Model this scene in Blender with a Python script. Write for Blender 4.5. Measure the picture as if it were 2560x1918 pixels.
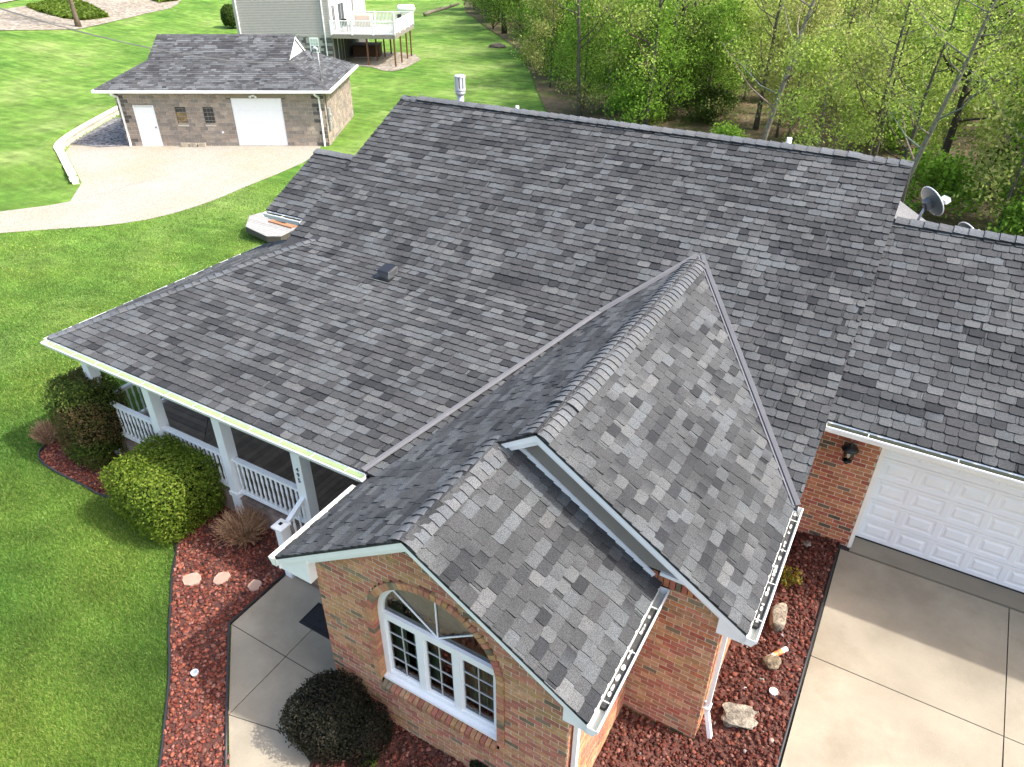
import bpy, math, random
import numpy as np
from mathutils import Vector, Matrix

for _o in list(bpy.data.objects):
    bpy.data.objects.remove(_o)
scene = bpy.context.scene
COL = scene.collection

# ------------------------------------------------------------------ camera
PW, PH, FPX = 2560.0, 1918.0, 1782.5          # photograph size and focal length in its pixels
CAM = np.array([0.280, -14.793, 9.348])
PITCH, YAW, ROLL = 0.5725, 0.5266, 0.0026
_cp, _sp, _cy, _sy = math.cos(PITCH), math.sin(PITCH), math.cos(YAW), math.sin(YAW)
FWD = np.array([-_sy * _cp, _cy * _cp, -_sp])
_r = np.array([_cy, _sy, 0.0])
_u = np.cross(_r, FWD)
RGT = _r * math.cos(ROLL) + _u * math.sin(ROLL)
UPV = -_r * math.sin(ROLL) + _u * math.cos(ROLL)
cam_data = bpy.data.cameras.new('camera')
cam_data.sensor_width = 36.0
cam_data.lens = FPX / PW * 36.0
cam_data.clip_end = 1000.0
cam = bpy.data.objects.new('camera', cam_data)
COL.objects.link(cam)
cam.matrix_world = Matrix(((RGT[0], UPV[0], -FWD[0], CAM[0]), (RGT[1], UPV[1], -FWD[1], CAM[1]),
                           (RGT[2], UPV[2], -FWD[2], CAM[2]), (0, 0, 0, 1)))
scene.camera = cam

# ------------------------------------------------------------------ sky, sun, exposure
SUN_AZ, SUN_EL = math.radians(74), math.radians(50.5)      # azimuth from +Y towards +X
world = bpy.data.worlds.new('World')
scene.world = world
world.use_nodes = True
_nt = world.node_tree
_sky = _nt.nodes.new('ShaderNodeTexSky')
_sky.sky_type = 'NISHITA'
_sky.sun_disc = False
_sky.sun_elevation = SUN_EL
_sky.sun_rotation = SUN_AZ
_sky.air_density = 1.0
_sky.dust_density = 4.0
_sky.ozone_density = 0.5
_nt.links.new(_sky.outputs[0], _nt.nodes['Background'].inputs[0])
_nt.nodes['Background'].inputs[1].default_value = 0.15
sun_data = bpy.data.lights.new('sun', 'SUN')
sun_data.energy = 2.0
sun_data.angle = math.radians(1.0)
sun_data.color = (1.0, 0.975, 0.94)
sun = bpy.data.objects.new('sun', sun_data)
COL.objects.link(sun)
_sv = Vector((math.sin(SUN_AZ) * math.cos(SUN_EL), math.cos(SUN_AZ) * math.cos(SUN_EL), math.sin(SUN_EL)))
sun.rotation_euler = _sv.to_track_quat('Z', 'Y').to_euler()
sun.location = (20, 10, 30)
scene.view_settings.view_transform = 'Standard'
scene.view_settings.look = 'None'
scene.view_settings.exposure = 1.6
scene.view_settings.gamma = 1.0
scene.view_settings.use_curve_mapping = False

# ------------------------------------------------------------------ photo pixels to places
def ray(px):
    return FWD + RGT * (px[0] - PW / 2) / FPX - UPV * (px[1] - PH / 2) / FPX
def onz(px, z):
    d = ray(px)
    return CAM + d * (z - CAM[2]) / d[2]
def onpl(px, n, p0):
    d = ray(px); n = np.asarray(n, float)
    return CAM + d * (n @ (np.asarray(p0) - CAM)) / (n @ d)
def ony(px, y):
    return onpl(px, (0, 1, 0), (0, y, 0))
def proj(P):
    d = np.asarray(P, float) - CAM
    w = d @ FWD
    return np.stack([PW / 2 + FPX * (d @ RGT) / w, PH / 2 - FPX * (d @ UPV) / w, w], -1)
def sst(t):
    t = np.clip(t, 0, 1)
    return t * t * (3 - 2 * t)

# detached garage frame
SHZ = -0.72
SHL = np.array([-37.199, 8.637, SHZ])
_a = math.radians(30.65)
SE1 = np.array([math.cos(_a), math.sin(_a), 0]); SE2 = np.array([-math.sin(_a), math.cos(_a), 0])
RWALL = [(-3.95, 9.0), (-3.75, 5.0), (-3.5, 2.0), (-3.2, 0.0), (-2.75, -1.4), (-1.9, -2.7), (0.68, -6.6)]  # local foot of retaining wall
def rw_dist(a, b):
    """signed distance to the (extended) retaining wall line, positive on the uphill side, and height factor"""
    pts = [(-4.6, 40.0)] + RWALL + [(8.0, -17.5)]
    best = np.full(np.shape(a), 1e9); sg = np.zeros(np.shape(a))
    for (x0, y0), (x1, y1) in zip(pts[:-1], pts[1:]):
        dx, dy = x1 - x0, y1 - y0
        t = np.clip(((a - x0) * dx + (b - y0) * dy) / (dx * dx + dy * dy), 0, 1)
        ex, ey = a - (x0 + t * dx), b - (y0 + t * dy)
        d = np.hypot(ex, ey)
        s = np.where(dx * ey - dy * ex < 0, 1.0, -1.0)
        m = d < best
        best = np.where(m, d, best); sg = np.where(m, s, sg)
    return best * sg
RW_SIGN = 1.0
def ground_h(x, y):
    x = np.asarray(x, float); y = np.asarray(y, float)
    h = -0.72 * sst(np.maximum((-13.8 - x) / 12.0, (y - 6.0) / 14.0))
    h = h + 0.45 * np.clip((y + 9.4) / 4.95, 0, 1) * sst((x + 0.9) / 1.3) * sst((6 - y) / 6.0)
    h = h - 0.16 * sst((x + 2.3) / 0.9) * sst((0.6 - x) / 0.7) * sst((y + 10.9) / 0.8) * sst((-7.6 - y) / 1.0)
    a = (x - SHL[0]) * SE1[0] + (y - SHL[1]) * SE1[1]
    b = (x - SHL[0]) * SE2[0] + (y - SHL[1]) * SE2[1]
    d = rw_dist(a, b)
    up = 0.42 * sst((b + 7.3) / 2.6) * sst((d - 0.22) / 0.2)
    up = up + 2.3 * sst((d - 1.0) / 34.0) * sst((b + 16) / 16.0)
    return h + np.where(d > 0, up, 0)
def gp(px, dz=0.0):
    p = onz(px, 0.0)
    z = 0.0
    for _ in range(40):
        z = 0.5 * z + 0.5 * (float(ground_h(p[0], p[1])) + dz)
        p = onz(px, z)
    return p

# ------------------------------------------------------------------ object helpers
def link(o, parent=None):
    COL.objects.link(o)
    if parent is not None:
        o.parent = parent
    return o
def tag(o, label=None, cat=None, group=None, kind=None):
    if label: o['label'] = label
    if cat: o['category'] = cat
    if group: o['group'] = group
    if kind: o['kind'] = kind
    return o
def thing(name, label, cat, loc=(0, 0, 0), group=None, rz=0.0):
    o = bpy.data.objects.new(name, None)
    o.empty_display_size = 0.1
    o.location = tuple(float(c) for c in loc); o.rotation_euler = (0, 0, rz)
    link(o)
    return tag(o, label, cat, group)

class MB:
    """collects faces with one colour per vertex and makes one mesh object of them"""
    def __init__(s):
        s.v = []; s.f = []; s.c = []; s.m = []
    def add(s, verts, faces, col=(1, 1, 1), mi=0):
        n = len(s.v)
        s.v.extend([tuple(map(float, p)) for p in verts])
        if len(verts) and isinstance(col, list): s.c.extend(col)
        else: s.c.extend([col] * len(verts))
        s.f.extend([tuple(i + n for i in f) for f in faces])
        s.m.extend([mi] * len(faces))
        return s
    def box(s, c, h, col=(1, 1, 1), X=(1, 0, 0), Y=(0, 1, 0), Z=(0, 0, 1), mi=0):
        c = np.asarray(c, float); X = np.asarray(X, float); Y = np.asarray(Y, float); Z = np.asarray(Z, float)
        vs = [c + X * h[0] * i + Y * h[1] * j + Z * h[2] * k for k in (-1, 1) for j in (-1, 1) for i in (-1, 1)]
        return s.add(vs, [(0, 2, 3, 1), (4, 5, 7, 6), (0, 1, 5, 4), (2, 6, 7, 3), (0, 4, 6, 2), (1, 3, 7, 5)], col, mi)
    def bb(s, x0, x1, y0, y1, z0, z1, col=(1, 1, 1), mi=0):
        return s.box(((x0 + x1) / 2, (y0 + y1) / 2, (z0 + z1) / 2), ((x1 - x0) / 2, (y1 - y0) / 2, (z1 - z0) / 2), col, mi=mi)
    def bar(s, p, q, w, t, up=(0, 0, 1), col=(1, 1, 1), mi=0):
        """box from p to q, width w sideways, thickness t along up"""
        p = np.asarray(p, float); q = np.asarray(q, float)
        L = np.linalg.norm(q - p); X = (q - p) / L
        up = np.asarray(up, float)
        Y = np.cross(up, X); n = np.linalg.norm(Y)
        if n < 1e-6: Y = np.cross((1, 0, 0), X); n = np.linalg.norm(Y)
        Y /= n; Z = np.cross(X, Y)
        return s.box((p + q) / 2, (L / 2, w / 2, t / 2), col, X, Y, Z, mi)
    def prism(s, poly, off, col=(1, 1, 1), mi=0):
        """closed prism: planar polygon (3d points) swept by off"""
        n = len(poly); off = np.asarray(off, float)
        vs = [np.asarray(p, float) for p in poly] + [np.asarray(p, float) + off for p in poly]
        fs = [tuple(range(n))[::-1], tuple(range(n, 2 * n))] + [(i, (i + 1) % n, n + (i + 1) % n, n + i) for i in range(n)]
        return s.add(vs, fs, col, mi)
    def tube(s, pts, rad, n=8, col=(1, 1, 1), cap=True, mi=0):
        pts = [np.asarray(p, float) for p in pts]
        if not hasattr(rad, '__len__'): rad = [rad] * len(pts)
        vs = []; prev = None
        for i, p in enumerate(pts):
            d = pts[min(i + 1, len(pts) - 1)] - pts[max(i - 1, 0)]
            d = d / (np.linalg.norm(d) + 1e-9)
            if prev is None:
                a = np.array([0, 0, 1.0]) if abs(d[2]) < 0.9 else np.array([1.0, 0, 0])
                x = np.cross(a, d)
            else:
                x = prev - d * (prev @ d)
            x = x / (np.linalg.norm(x) + 1e-9); prev = x
            y = np.cross(d, x)
            for k in range(n):
                t = 2 * math.pi * k / n
                vs.append(p + rad[i] * (math.cos(t) * x + math.sin(t) * y))
        fs = []
        for i in range(len(pts) - 1):
            for k in range(n):
                a, b = i * n + k, i * n + (k + 1) % n
                fs.append((a, b, b + n, a + n))
        if cap:
            fs.append(tuple(range(n))[::-1]); fs.append(tuple(range((len(pts) - 1) * n, len(pts) * n)))
        return s.add(vs, fs, col, mi)
    def lathe(s, prof, n=12, c=(0, 0, 0), col=(1, 1, 1), axis=(0, 0, 1), mi=0, caps=True):
        ax = np.asarray(axis, float); ax /= np.linalg.norm(ax)
        a = np.array([1.0, 0, 0]) if abs(ax[0]) < 0.9 else np.array([0, 1.0, 0])
        x = a - ax * (a @ ax); x /= np.linalg.norm(x); y = np.cross(ax, x)
        vs = [np.asarray(c) + ax * z + r * (math.cos(2 * math.pi * k / n) * x + math.sin(2 * math.pi * k / n) * y) for r, z in prof for k in range(n)]
        fs = [(i * n + k, i * n + (k + 1) % n, (i + 1) * n + (k + 1) % n, (i + 1) * n + k) for i in range(len(prof) - 1) for k in range(n)]
        if caps:
            fs.append(tuple(range(n))[::-1]); fs.append(tuple(range((len(prof) - 1) * n, len(prof) * n)))
        return s.add(vs, fs, col, mi)
    def mesh(s, name, mats, smooth=False):
        me = bpy.data.meshes.new(name)
        me.from_pydata(s.v, [], s.f)
        at = me.color_attributes.new('Col', 'FLOAT_COLOR', 'POINT')
        buf = np.ones((len(s.v), 4), np.float32)
        if s.v: buf[:, :3] = np.array(s.c, np.float32)
        at.data.foreach_set('color', buf.ravel())
        if not isinstance(mats, (list, tuple)): mats = [mats]
        for m in mats: me.materials.append(m)
        if len(mats) > 1: me.polygons.foreach_set('material_index', np.array(s.m, np.int32))
        if smooth: me.polygons.foreach_set('use_smooth', np.ones(len(s.f), bool))
        me.update()
        return me
    def build(s, name, mats, parent=None, smooth=False, bevel=0.0):
        o = bpy.data.objects.new(name, s.mesh(name, mats, smooth))
        if bevel:
            b = o.modifiers.new('bevel', 'BEVEL'); b.width = bevel; b.segments = 2; b.limit_method = 'ANGLE'
        return link(o, parent)

def np_mesh(name, V, Fc, colors, mat, smooth=False):
    """fast mesh from arrays; Fc is (n, k) with k the corners of every face"""
    me = bpy.data.meshes.new(name)
    V = np.asarray(V, np.float32); Fc = np.asarray(Fc, np.int32)
    n, k = Fc.shape
    me.vertices.add(len(V)); me.vertices.foreach_set('co', V.ravel())
    me.loops.add(n * k); me.loops.foreach_set('vertex_index', Fc.ravel())
    me.polygons.add(n); me.polygons.foreach_set('loop_start', np.arange(0, n * k, k, dtype=np.int32))
    if smooth: me.polygons.foreach_set('use_smooth', np.ones(n, bool))
    at = me.color_attributes.new('Col', 'FLOAT_COLOR', 'POINT')
    buf = np.ones((len(V), 4), np.float32); buf[:, :3] = colors
    at.data.foreach_set('color', buf.ravel())
    me.materials.append(mat)
    me.update(calc_edges=True)
    return me
def inst(name, mesh, parent=None, loc=None, rz=0.0, sc=1.0):
    o = bpy.data.objects.new(name, mesh)
    if loc is not None: o.location = tuple(float(c) for c in loc)
    o.rotation_euler = (0, 0, rz)
    o.scale = (sc, sc, sc) if not hasattr(sc, '__len__') else tuple(sc)
    return link(o, parent)
def copy_tree(src, loc, rz, sc, label=None):
    r = src.copy(); COL.objects.link(r)
    r.location = tuple(float(c) for c in loc); r.rotation_euler = (0, 0, rz); r.scale = (sc, sc, sc)
    if label: r['label'] = label
    for ch in [o for o in src.children]:
        c = ch.copy(); COL.objects.link(c); c.parent = r
        for g in [o for o in ch.children]:
            d = g.copy(); COL.objects.link(d); d.parent = c
    return r

# ------------------------------------------------------------------ materials
def new_mat(name):
    m = bpy.data.materials.new(name); m.use_nodes = True
    nt = m.node_tree
    return m, nt, nt.nodes['Principled BSDF']
def nd(nt, t, **kw):
    n = nt.nodes.new(t)
    for k, v in kw.items(): setattr(n, k, v)
    return n
def coord(nt):
    return nd(nt, 'ShaderNodeTexCoord').outputs['Object']
def noise(nt, co, scale, detail=3.0, rough=0.55, sx=None):
    if sx is not None:
        mp = nd(nt, 'ShaderNodeMapping'); mp.inputs['Scale'].default_value = sx
        nt.links.new(co, mp.inputs[0]); co = mp.outputs[0]
    n = nd(nt, 'ShaderNodeTexNoise')
    n.inputs['Scale'].default_value = scale; n.inputs['Detail'].default_value = detail; n.inputs['Roughness'].default_value = rough
    nt.links.new(co, n.inputs['Vector'])
    return n.outputs['Fac']
def ramp(nt, fac, stops):
    r = nd(nt, 'ShaderNodeValToRGB')
    e = r.color_ramp.elements
    while len(e) < len(stops): e.new(0.5)
    for i, (p, c) in enumerate(stops):
        e[i].position = p; e[i].color = (c[0], c[1], c[2], 1) if hasattr(c, '__len__') else (c, c, c, 1)
    nt.links.new(fac, r.inputs[0])
    return r.outputs[0]
def mix(nt, a, b, fac=0.5, mode='MIX'):
    m = nd(nt, 'ShaderNodeMix', data_type='RGBA', blend_type=mode)
    for s, v in ((m.inputs[0], fac), (m.inputs[6], a), (m.inputs[7], b)):
        if hasattr(v, 'is_linked') or hasattr(v, 'links'): nt.links.new(v, s)
        elif hasattr(v, '__len__'): s.default_value = (v[0], v[1], v[2], 1)
        else: s.default_value = v
    return m.outputs[2]
def bump(nt, bs, h, strength=0.3, dist=0.01):
    b = nd(nt, 'ShaderNodeBump'); b.inputs['Strength'].default_value = strength; b.inputs['Distance'].default_value = dist
    nt.links.new(h, b.inputs['Height']); nt.links.new(b.outputs[0], bs.inputs['Normal'])
def colattr(nt):
    a = nd(nt, 'ShaderNodeAttribute'); a.attribute_name = 'Col'
    return a.outputs['Color']

def simple(name, col, rough=0.6, var=0.12, scale=6.0, metal=0.0, fine=0.0, bmp=0.0, bscale=80.0, attr=False, spec=0.5, dirt=None):
    """colour times soft noise; with attr the vertex colour tints it"""
    m, nt, bs = new_mat(name)
    co = coord(nt)
    f = ramp(nt, noise(nt, co, scale, 4.0), [(0.3, 1.0 - var), (0.7, 1.0 + var * 0.6)])
    c = mix(nt, col, f, 1.0, 'MULTIPLY')
    if attr: c = mix(nt, c, colattr(nt), 1.0, 'MULTIPLY')
    if fine:
        g = ramp(nt, noise(nt, co, bscale, 2.0, 0.8), [(0.35, 1.0 - fine), (0.65, 1.0 + fine)])
        c = mix(nt, c, g, 1.0, 'MULTIPLY')
    if dirt:
        dn = ramp(nt, noise(nt, co, dirt[1], 5.0, 0.65), [(dirt[2], 0.0), (dirt[2] + 0.2, 1.0)])
        sc = nd(nt, 'ShaderNodeMath', operation='MULTIPLY'); sc.inputs[1].default_value = dirt[3]
        nt.links.new(dn, sc.inputs[0])
        c = mix(nt, c, dirt[0], sc.outputs[0])
    nt.links.new(c, bs.inputs['Base Color'])
    bs.inputs['Roughness'].default_value = rough
    bs.inputs['Metallic'].default_value = metal
    bs.inputs['Specular IOR Level'].default_value = spec
    if bmp: bump(nt, bs, noise(nt, co, bscale, 3.0, 0.7), bmp, 0.01)
    return m
M = {}
M['shingle'] = simple('asphalt_shingle', (1.04, 1.05, 1.045), 0.92, 0.20, 0.8, fine=0.5, bmp=0.45, bscale=85.0, attr=True, spec=0.25)
M['deckroof'] = simple('roof_felt', (0.03, 0.03, 0.033), 0.95)
M['brick'] = simple('brick_clay', (1, 1, 1), 0.9, 0.22, 14.0, fine=0.18, bmp=0.5, bscale=90.0, attr=True, spec=0.2)
M['mortar'] = simple('mortar', (0.62, 0.53, 0.41), 0.95, 0.15, 8.0, bmp=0.3, bscale=120.0)
M['white'] = simple('white_paint', (0.84, 0.84, 0.83), 0.45, 0.05, 4.0, attr=True, dirt=((0.45, 0.44, 0.40), 9.0, 0.62, 0.25))
M['vinyl'] = simple('white_vinyl', (0.84, 0.84, 0.84), 0.4, 0.03, 5.0, attr=True)
M['muntin'] = simple('grey_muntin', (0.50, 0.50, 0.49), 0.5, 0.05)
M['siding'] = simple('vinyl_siding', (0.40, 0.375, 0.34), 0.55, 0.07, 4.0, attr=True)
M['concrete'] = simple('broom_concrete', (0.292, 0.253, 0.187), 0.9, 0.16, 1.3, fine=0.10, bmp=0.15, bscale=110.0, attr=True,
                       dirt=((0.20, 0.165, 0.115), 1.1, 0.48, 0.6))
M['joint'] = simple('joint_dirt', (0.035, 0.03, 0.025), 0.95, 0.3, 12.0)
M['plastic_black'] = simple('black_plastic', (0.02, 0.02, 0.022), 0.5, 0.1)
M['flashing'] = simple('metal_flashing', (0.115, 0.115, 0.122), 0.75, 0.10, 3.0, attr=True, spec=0.5)
M['metal_grey'] = simple('grey_metal', (0.42, 0.43, 0.44), 0.4, 0.08, 8.0, metal=0.35, attr=True)
M['black_metal'] = simple('black_metal', (0.012, 0.012, 0.013), 0.35, 0.1)
M['lava'] = simple('lava_rock', (1, 1, 1), 0.95, 0.2, 30.0, fine=0.25, bscale=160.0, attr=True, spec=0.15)
M['soil'] = simple('bed_soil', (0.10, 0.038, 0.027), 0.95, 0.35, 8.0, fine=0.4, bmp=0.8, bscale=60.0)
M['stone'] = simple('boulder_stone', (0.21, 0.185, 0.145), 0.95, 0.65, 7.0, fine=0.45, bmp=0.9, bscale=35.0, attr=True)
M['paver'] = simple('stepping_stone', (0.40, 0.265, 0.20), 0.95, 0.15, 8.0, fine=0.12, bmp=0.4, bscale=60.0)
M['deckwood'] = simple('stained_deck', (0.20, 0.145, 0.115), 0.75, 0.25, 5.0, attr=True)
M['greywood'] = simple('weathered_wood', (0.29, 0.28, 0.262), 0.85, 0.15, 7.0, attr=True)
M['brownwood'] = simple('brown_wood', (0.20, 0.10, 0.05), 0.8, 0.2, 9.0, attr=True)
M['block'] = simple('split_face_block', (1, 1, 1), 0.95, 0.15, 5.0, fine=0.22, bmp=0.7, bscale=40.0, attr=True, spec=0.2)
M['blockmortar'] = simple('block_mortar', (0.60, 0.54, 0.46), 0.95, 0.1)
M['capblock'] = simple('wall_cap_block', (0.60, 0.55, 0.47), 0.9, 0.12, 5.0, fine=0.1, bmp=0.4, bscale=50.0, attr=True)
M['bark'] = simple('bark', (1, 1, 1), 0.95, 0.35, 6.0, fine=0.3, bmp=0.8, bscale=25.0, attr=True, spec=0.1)
M['rubber'] = simple('rubber_mat', (0.012, 0.012, 0.013), 0.8, 0.2)
M['print'] = simple('flat_print', (1, 1, 1), 0.6, 0.05, attr=True)
M['curtain'] = simple('curtain_cloth', (0.30, 0.36, 0.25), 0.9, 0.2, 8.0, attr=True)
M['dark'] = simple('dark_room', (0.02, 0.018, 0.016), 0.9, 0.2)
M['debris'] = simple('gutter_debris', (1, 1, 1), 0.95, 0.25, 30.0, fine=0.3, bscale=120.0, attr=True)
M['wire'] = simple('cable', (0.11, 0.11, 0.115), 0.6, 0.1)

def leaf_mat(name, col, trans=0.5, rough=0.6):
    m, nt, bs = new_mat(name)
    c = mix(nt, col, colattr(nt), 1.0, 'MULTIPLY')
    nt.links.new(c, bs.inputs['Base Color'])
    bs.inputs['Roughness'].default_value = rough
    bs.inputs['Specular IOR Level'].default_value = 0.25
    tr = nd(nt, 'ShaderNodeBsdfTranslucent'); nt.links.new(c, tr.inputs[0])
    mx = nd(nt, 'ShaderNodeMixShader'); mx.inputs[0].default_value = trans
    nt.links.new(bs.outputs[0], mx.inputs[1]); nt.links.new(tr.outputs[0], mx.inputs[2])
    nt.links.new(mx.outputs[0], nt.nodes['Material Output'].inputs[0])
    return m
M['leaf'] = leaf_mat('leaf', (1, 1, 1))
M['grassblade'] = leaf_mat('grass_blade', (1, 1, 1), 0.3)

def glass_mat():
    m, nt, bs = new_mat('window_glass')
    tr = nd(nt, 'ShaderNodeBsdfTransparent'); tr.inputs[0].default_value = (0.75, 0.80, 0.78, 1)
    gl = nd(nt, 'ShaderNodeBsdfGlossy'); gl.inputs['Roughness'].default_value = 0.015
    fr = nd(nt, 'ShaderNodeFresnel'); fr.inputs[0].default_value = 1.75
    mx = nd(nt, 'ShaderNodeMixShader')
    nt.links.new(fr.outputs[0], mx.inputs[0]); nt.links.new(tr.outputs[0], mx.inputs[1]); nt.links.new(gl.outputs[0], mx.inputs[2])
    nt.links.new(mx.outputs[0], nt.nodes['Material Output'].inputs[0])
    return m
M['glass'] = glass_mat()

def grass_mat():
    m, nt, bs = new_mat('lawn_grass')
    co = coord(nt)
    big = ramp(nt, noise(nt, co, 0.16, 4.0, 0.6), [(0.30, (0.068, 0.160, 0.022)), (0.5, (0.132, 0.235, 0.040)), (0.70, (0.220, 0.295, 0.085))])
    mid = ramp(nt, noise(nt, co, 1.1, 5.0, 0.65), [(0.28, 0.62), (0.72, 1.30)])
    st = ramp(nt, noise(nt, co, 1.0, 3.0, 0.6, sx=(0.35, 2.2, 1)), [(0.35, 0.80), (0.65, 1.18)])
    fine = ramp(nt, noise(nt, co, 38.0, 3.0, 0.8), [(0.25, 0.5), (0.75, 1.42)])
    dry = ramp(nt, noise(nt, co, 0.55, 6.0, 0.7), [(0.58, 0.0), (0.78, 0.55)])
    c = mix(nt, big, mid, 1.0, 'MULTIPLY'); c = mix(nt, c, st, 1.0, 'MULTIPLY'); c = mix(nt, c, fine, 1.0, 'MULTIPLY')
    c = mix(nt, c, (0.36, 0.36, 0.15), dry)
    nt.links.new(c, bs.inputs['Base Color'])
    bs.inputs['Roughness'].default_value = 0.95; bs.inputs['Specular IOR Level'].default_value = 0.1
    bump(nt, bs, noise(nt, co, 30.0, 4.0, 0.8), 0.9, 0.06)
    return m
M['grass'] = grass_mat()

def gravel_mat(name, lo, hi, tint, scale=14.0, spots=None):
    m, nt, bs = new_mat(name)
    co = coord(nt)
    v = nd(nt, 'ShaderNodeTexVoronoi'); v.inputs['Scale'].default_value = scale
    nt.links.new(co, v.inputs['Vector'])
    sp = nd(nt, 'ShaderNodeSeparateColor'); nt.links.new(v.outputs['Color'], sp.inputs[0])
    c = ramp(nt, sp.outputs[0], [(0.0, lo), (1.0, hi)])
    t = ramp(nt, noise(nt, co, 0.28, 4.0), [(0.35, tint), (0.65, (1, 1, 1))])
    c = mix(nt, c, t, 1.0, 'MULTIPLY')
    if spots:
        s = ramp(nt, noise(nt, co, 7.0, 2.0, 0.5), [(0.70, 0.0), (0.76, 1.0)])
        c = mix(nt, c, spots, s)
    nt.links.new(c, bs.inputs['Base Color'])
    bs.inputs['Roughness'].default_value = 0.95; bs.inputs['Specular IOR Level'].default_value = 0.1
    bump(nt, bs, v.outputs['Distance'], 0.6, 0.03)
    return m
M['gravel'] = gravel_mat('pale_gravel', (0.25, 0.23, 0.19), (0.40, 0.375, 0.33), (1.0, 0.93, 0.81), 30.0, (0.25, 0.22, 0.18))
M['darkgravel'] = gravel_mat('dark_gravel', (0.06, 0.06, 0.065), (0.30, 0.29, 0.28), (0.9, 0.9, 0.9), 9.0)
M['bedgravel'] = gravel_mat('tan_gravel', (0.16, 0.14, 0.11), (0.35, 0.31, 0.255), (0.95, 0.92, 0.86), 4.0)
def litter_mat():
    m, nt, bs = new_mat('leaf_litter')
    co = coord(nt)
    a = ramp(nt, noise(nt, co, 0.35, 5.0, 0.65), [(0.30, (0.08, 0.13, 0.025)), (0.45, (0.13, 0.115, 0.06)), (0.60, (0.24, 0.18, 0.11)), (0.75, (0.12, 0.16, 0.035))])
    f = ramp(nt, noise(nt, co, 7.0, 5.0, 0.8), [(0.25, 0.45), (0.75, 1.5)])
    c = mix(nt, a, f, 1.0, 'MULTIPLY')
    nt.links.new(c, bs.inputs['Base Color'])
    bs.inputs['Roughness'].default_value = 0.95; bs.inputs['Specular IOR Level'].default_value = 0.1
    bump(nt, bs, noise(nt, co, 5.0, 5.0, 0.8), 1.0, 0.25)
    return m
M['litter'] = litter_mat()

# ------------------------------------------------------------------ polygon tools
def clip_half(poly, n, d):
    """keep the part of a 2d polygon with n.p <= d"""
    out = []
    for i in range(len(poly)):
        a, b = poly[i], poly[(i + 1) % len(poly)]
        da, db = n[0] * a[0] + n[1] * a[1] - d, n[0] * b[0] + n[1] * b[1] - d
        if da <= 0: out.append(a)
        if (da < 0 < db) or (db < 0 < da):
            t = da / (da - db)
            out.append((a[0] + (b[0] - a[0]) * t, a[1] + (b[1] - a[1]) * t))
    return out
def clip_convex(poly, cv):
    """clip polygon by a counter-clockwise convex polygon"""
    for i in range(len(cv)):
        (x0, y0), (x1, y1) = cv[i], cv[(i + 1) % len(cv)]
        n = (y1 - y0, -(x1 - x0))
        poly = clip_half(poly, n, n[0] * x0 + n[1] * y0)
        if len(poly) < 3: return []
    return poly
def area2(p):
    return 0.5 * sum(p[i][0] * p[(i + 1) % len(p)][1] - p[(i + 1) % len(p)][0] * p[i][1] for i in range(len(p)))
def inside(p, poly):
    r = False
    for i in range(len(poly)):
        (x0, y0), (x1, y1) = poly[i], poly[(i + 1) % len(poly)]
        if (y0 > p[1]) != (y1 > p[1]) and p[0] < (x1 - x0) * (p[1] - y0) / (y1 - y0) + x0: r = not r
    return r
def inside_np(P, poly):
    x, y = P[:, 0], P[:, 1]; r = np.zeros(len(P), bool)
    for i in range(len(poly)):
        (x0, y0), (x1, y1) = poly[i][:2], poly[(i + 1) % len(poly)][:2]
        if y0 == y1: continue
        r ^= ((y0 > y) != (y1 > y)) & (x < (x1 - x0) * (y - y0) / (y1 - y0) + x0)
    return r
def drape(name, poly, mat, dz, cell=0.6, thick=0.0, parent=None, col=(1, 1, 1), hf=None):
    """a sheet over a plan polygon that follows the ground"""
    hf = hf or ground_h
    xs = [p[0] for p in poly]; ys = [p[1] for p in poly]
    mb = MB()
    x = min(xs)
    while x < max(xs):
        y = min(ys)
        while y < max(ys):
            q = clip_convex(list(poly), [(x, y), (x + cell, y), (x + cell, y + cell), (x, y + cell)])
            if len(q) >= 3 and abs(area2(q)) > 1e-5:
                if area2(q) < 0: q = q[::-1]
                mb.add([(a, b, float(hf(a, b)) + dz) for a, b in q], [tuple(range(len(q)))], col)
            y += cell
        x += cell
    if thick:
        n = len(poly)
        P = poly if area2(poly) > 0 else poly[::-1]
        for i in range(n):
            a, b = P[i], P[(i + 1) % n]
            za, zb = float(hf(*a)) + dz, float(hf(*b)) + dz
            mb.add([(a[0], a[1], za - thick), (b[0], b[1], zb - thick), (b[0], b[1], zb), (a[0], a[1], za)], [(0, 1, 2, 3)], col)
    o = mb.build(name, mat, parent)
    return o
# ================================================================== THE SETTING
def frange(a, b, s):
    return list(np.arange(a, b, s))
_xs = frange(-170, -50, 5) + frange(-50, -29, 0.3) + frange(-29, 12, 0.5) + frange(12, 70, 4)
_ys = frange(-34, -14, 2) + frange(-14, 24, 0.4) + frange(24, 40, 1) + frange(40, 200, 5)
_X, _Y = np.meshgrid(_xs, _ys, indexing='ij')
_Z = ground_h(_X, _Y)
_nx, _ny = _X.shape
_idx = np.arange(_nx * _ny).reshape(_nx, _ny)
_F = np.stack([_idx[:-1, :-1], _idx[1:, :-1], _idx[1:, 1:], _idx[:-1, 1:]], -1).reshape(-1, 4)
ground = link(bpy.data.objects.new('ground', np_mesh('ground', np.stack([_X, _Y, _Z], -1).reshape(-1, 3), _F, (1, 1, 1), M['grass'], True)))
tag(ground, 'mown green lawn around the houses', 'lawn', kind='structure')

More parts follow.
